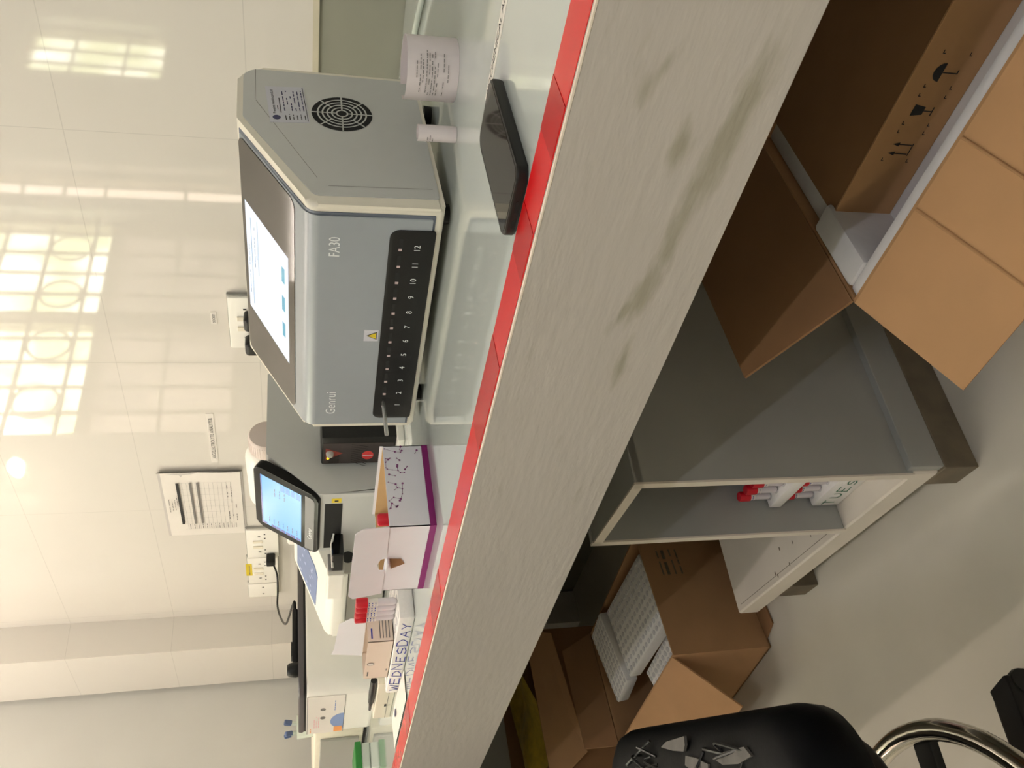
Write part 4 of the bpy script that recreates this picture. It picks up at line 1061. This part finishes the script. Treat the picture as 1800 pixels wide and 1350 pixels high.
# ================================================================== STOOL
def stool():
    cx, cy = -.975, .050
    t = thing('swivel_stool', 'black swivel stool with torn leatherette seat and chrome foot ring', 'stool', (cx, cy, 0), math.radians(-17))
    L_ = dict(local=True, smooth=40)
    # seat cushion: rounded square pad
    S = Fr((0, 0, 0), (1, 0, 0), (0, 1, 0))
    sq = lambda w_, d_: rpoly(rect(-w_, w_, -d_, d_), .075, 8)
    S = Fr((-.045, .014, 0), (1, 0, 0), (0, 1, 0))
    bm = B(); o_ = sq(.275, .245); lev = [(.495, .94), (.505, .985), (.525, 1.0), (.545, .992), (.560, .965), (.568, .92), (.572, .84), (.574, .70), (.5745, .4)]
    rings = [[bm.verts.new(S.P(x*k_, y*k_, z_)) for x, y in o_] for z_, k_ in lev]
    for ra, rb in zip(rings, rings[1:]):
        for q in range(len(o_)): bm.faces.new([ra[q], ra[(q+1) % len(o_)], rb[(q+1) % len(o_)], rb[q]])
    bm.faces.new(rings[0]); bm.faces.new(rings[-1])
    mk('seat', bm, M['seat'], t, label='black torn leatherette seat', local=True, smooth=80)
    mk('seat_underside', prism(sq(.250, .215), S, .468, .500, .006), M['black'], t, **L_)
    bm = B(); rnd = random.Random(11)
    for (x, y, a) in ((-.12, .155, .2), (-.03, .150, -.1), (.05, .165, .3), (.13, .17, -.3), (-.17, .12, .5), (.0, .185, 0)):
        pts = [(x+.022*rnd.random()+(.035*math.cos(k*1.05+a)), y+.034+.008*math.sin(k*1.05)*rnd.uniform(.5, 1.5)) for k in range(6)]
        add_prism(bm, pts, S, .5716, .5748)
    mk('torn_patch', bm, mat('exposed_padding', (84, 80, 76), .8, noise=.2, nscale=60), t, label='grey padding showing through tears', local=True)
    bm = B()
    for k in range(16):
        x, y = rnd.uniform(-.19, .19), rnd.uniform(.16, .23); h = rnd.uniform(.004, .016)
        add_tube(bm, smooth_path([(x-.04, y, .571), (x-.04+rnd.uniform(-.012, .012), y+rnd.uniform(-.01, .01), .570+h), (x+rnd.uniform(-.03, .03), y+rnd.uniform(-.02, .02), .572)], 4), .0016, 5)
    mk('peeling_flakes', bm, M['black'], t, **L_)
    mk('gas_column', lathe([(.030, .10), (.030, .30), (.018, .30), (.018, .478)], (0, 0, 0), 20), M['black'], t, **L_)
    mk('foot_ring', tube([(.220*math.cos(2*math.pi*k/64), .220*math.sin(2*math.pi*k/64), .280) for k in range(64)], .0125, 14, True), M['chrome'], t, label='chrome foot ring', **L_)
    mk('ring_collar', lathe([(.034, .255), (.036, .26), (.036, .295), (.034, .30)], (0, 0, 0), 20), M['black'], t, **L_)
    for k in range(3):
        a = math.radians(96+120*k); d = V((math.cos(a), math.sin(a), 0)); n = V((-d.y, d.x, 0))
        f = Fr((0, 0, .266), d, n); mk('ring_spoke', prism(rect(.030, .212, -.016, .016), f, 0, .012, .002), M['black'], t, **L_)
    for k in range(5):
        a = math.radians(118+72*k); d = V((math.cos(a), math.sin(a), 0)); n = V((-d.y, d.x, 0))
        bm = B(); prof = [(0, .058), (.28, .034), (.30, .038), (.30, .050), (.28, .054), (0, .150)]
        f = Fr((0, 0, 0), d, (0, 0, 1)); add_prism(bm, prof, f, -.022, .022, .004)
        leg = mk('leg', bm, M['black'], t, **L_)
        p = d*.285
        mk('caster', add_lathe(add_lathe(B(), [(.021, -.024), (.0235, -.020), (.0235, -.006), (.021, -.004)], p+V((0, 0, .0240)), 18, n), [(.021, .004), (.0235, .006), (.0235, .020), (.021, .024)], p+V((0, 0, .0240)), 18, n), M['black'], leg, local=True, smooth=40)
stool()

def added_shade_chair():
    # unseen chair, added in the aisle to shade the floor under the bench
    t = thing('added_shade_chair', 'unseen black high backed chair added in the aisle to shade the floor', 'chair', (-2.25, -.02, 0), math.radians(-63))
    L_ = dict(local=True, smooth=40)
    S = Fr((0, 0, 0), (1, 0, 0), (0, 1, 0))
    mk('seat', prism(rpoly(rect(-.24, .24, -.24, .22), .07, 6), S, .44, .52, .025), M['seat'], t, **L_)
    bk = Fr((0, .23, 0), (1, 0, 0), (0, .12, 1))
    mk('backrest', prism(rpoly(rect(-.25, .25, .56, 1.02), .09, 6), bk, -.03, .03, .02), M['seat'], t, **L_)
    mk('back_bracket', box(-.035, .035, .20, .275, .46, .68, .008), M['black'], t, **L_)
    for sx in (-1, 1):
        mk('armrest', tube(smooth_path([(sx*.25, .10, .47), (sx*.29, .12, .56), (sx*.29, .10, .68), (sx*.28, -.02, .70), (sx*.28, -.14, .69)], 5), .018, 10), M['black'], t, **L_)
    mk('gas_column', lathe([(.030, .09), (.030, .26), (.018, .26), (.018, .44)], (0, 0, 0), 18), M['black'], t, **L_)
    for k in range(5):
        a = math.radians(20+72*k); d = V((math.cos(a), math.sin(a), 0)); n = V((-d.y, d.x, 0))
        f = Fr((0, 0, 0), d, (0, 0, 1)); leg = mk('leg', prism([(0, .065), (.29, .045), (.31, .055), (.29, .068), (0, .105)], f, -.020, .020, .004), M['black'], t, **L_)
        mk('caster', lathe([(.022, -.018), (.025, -.014), (.025, .014), (.022, .018)], d*.295+V((0, 0, .0255)), 16, n), M['black'], leg, **L_)
added_shade_chair()
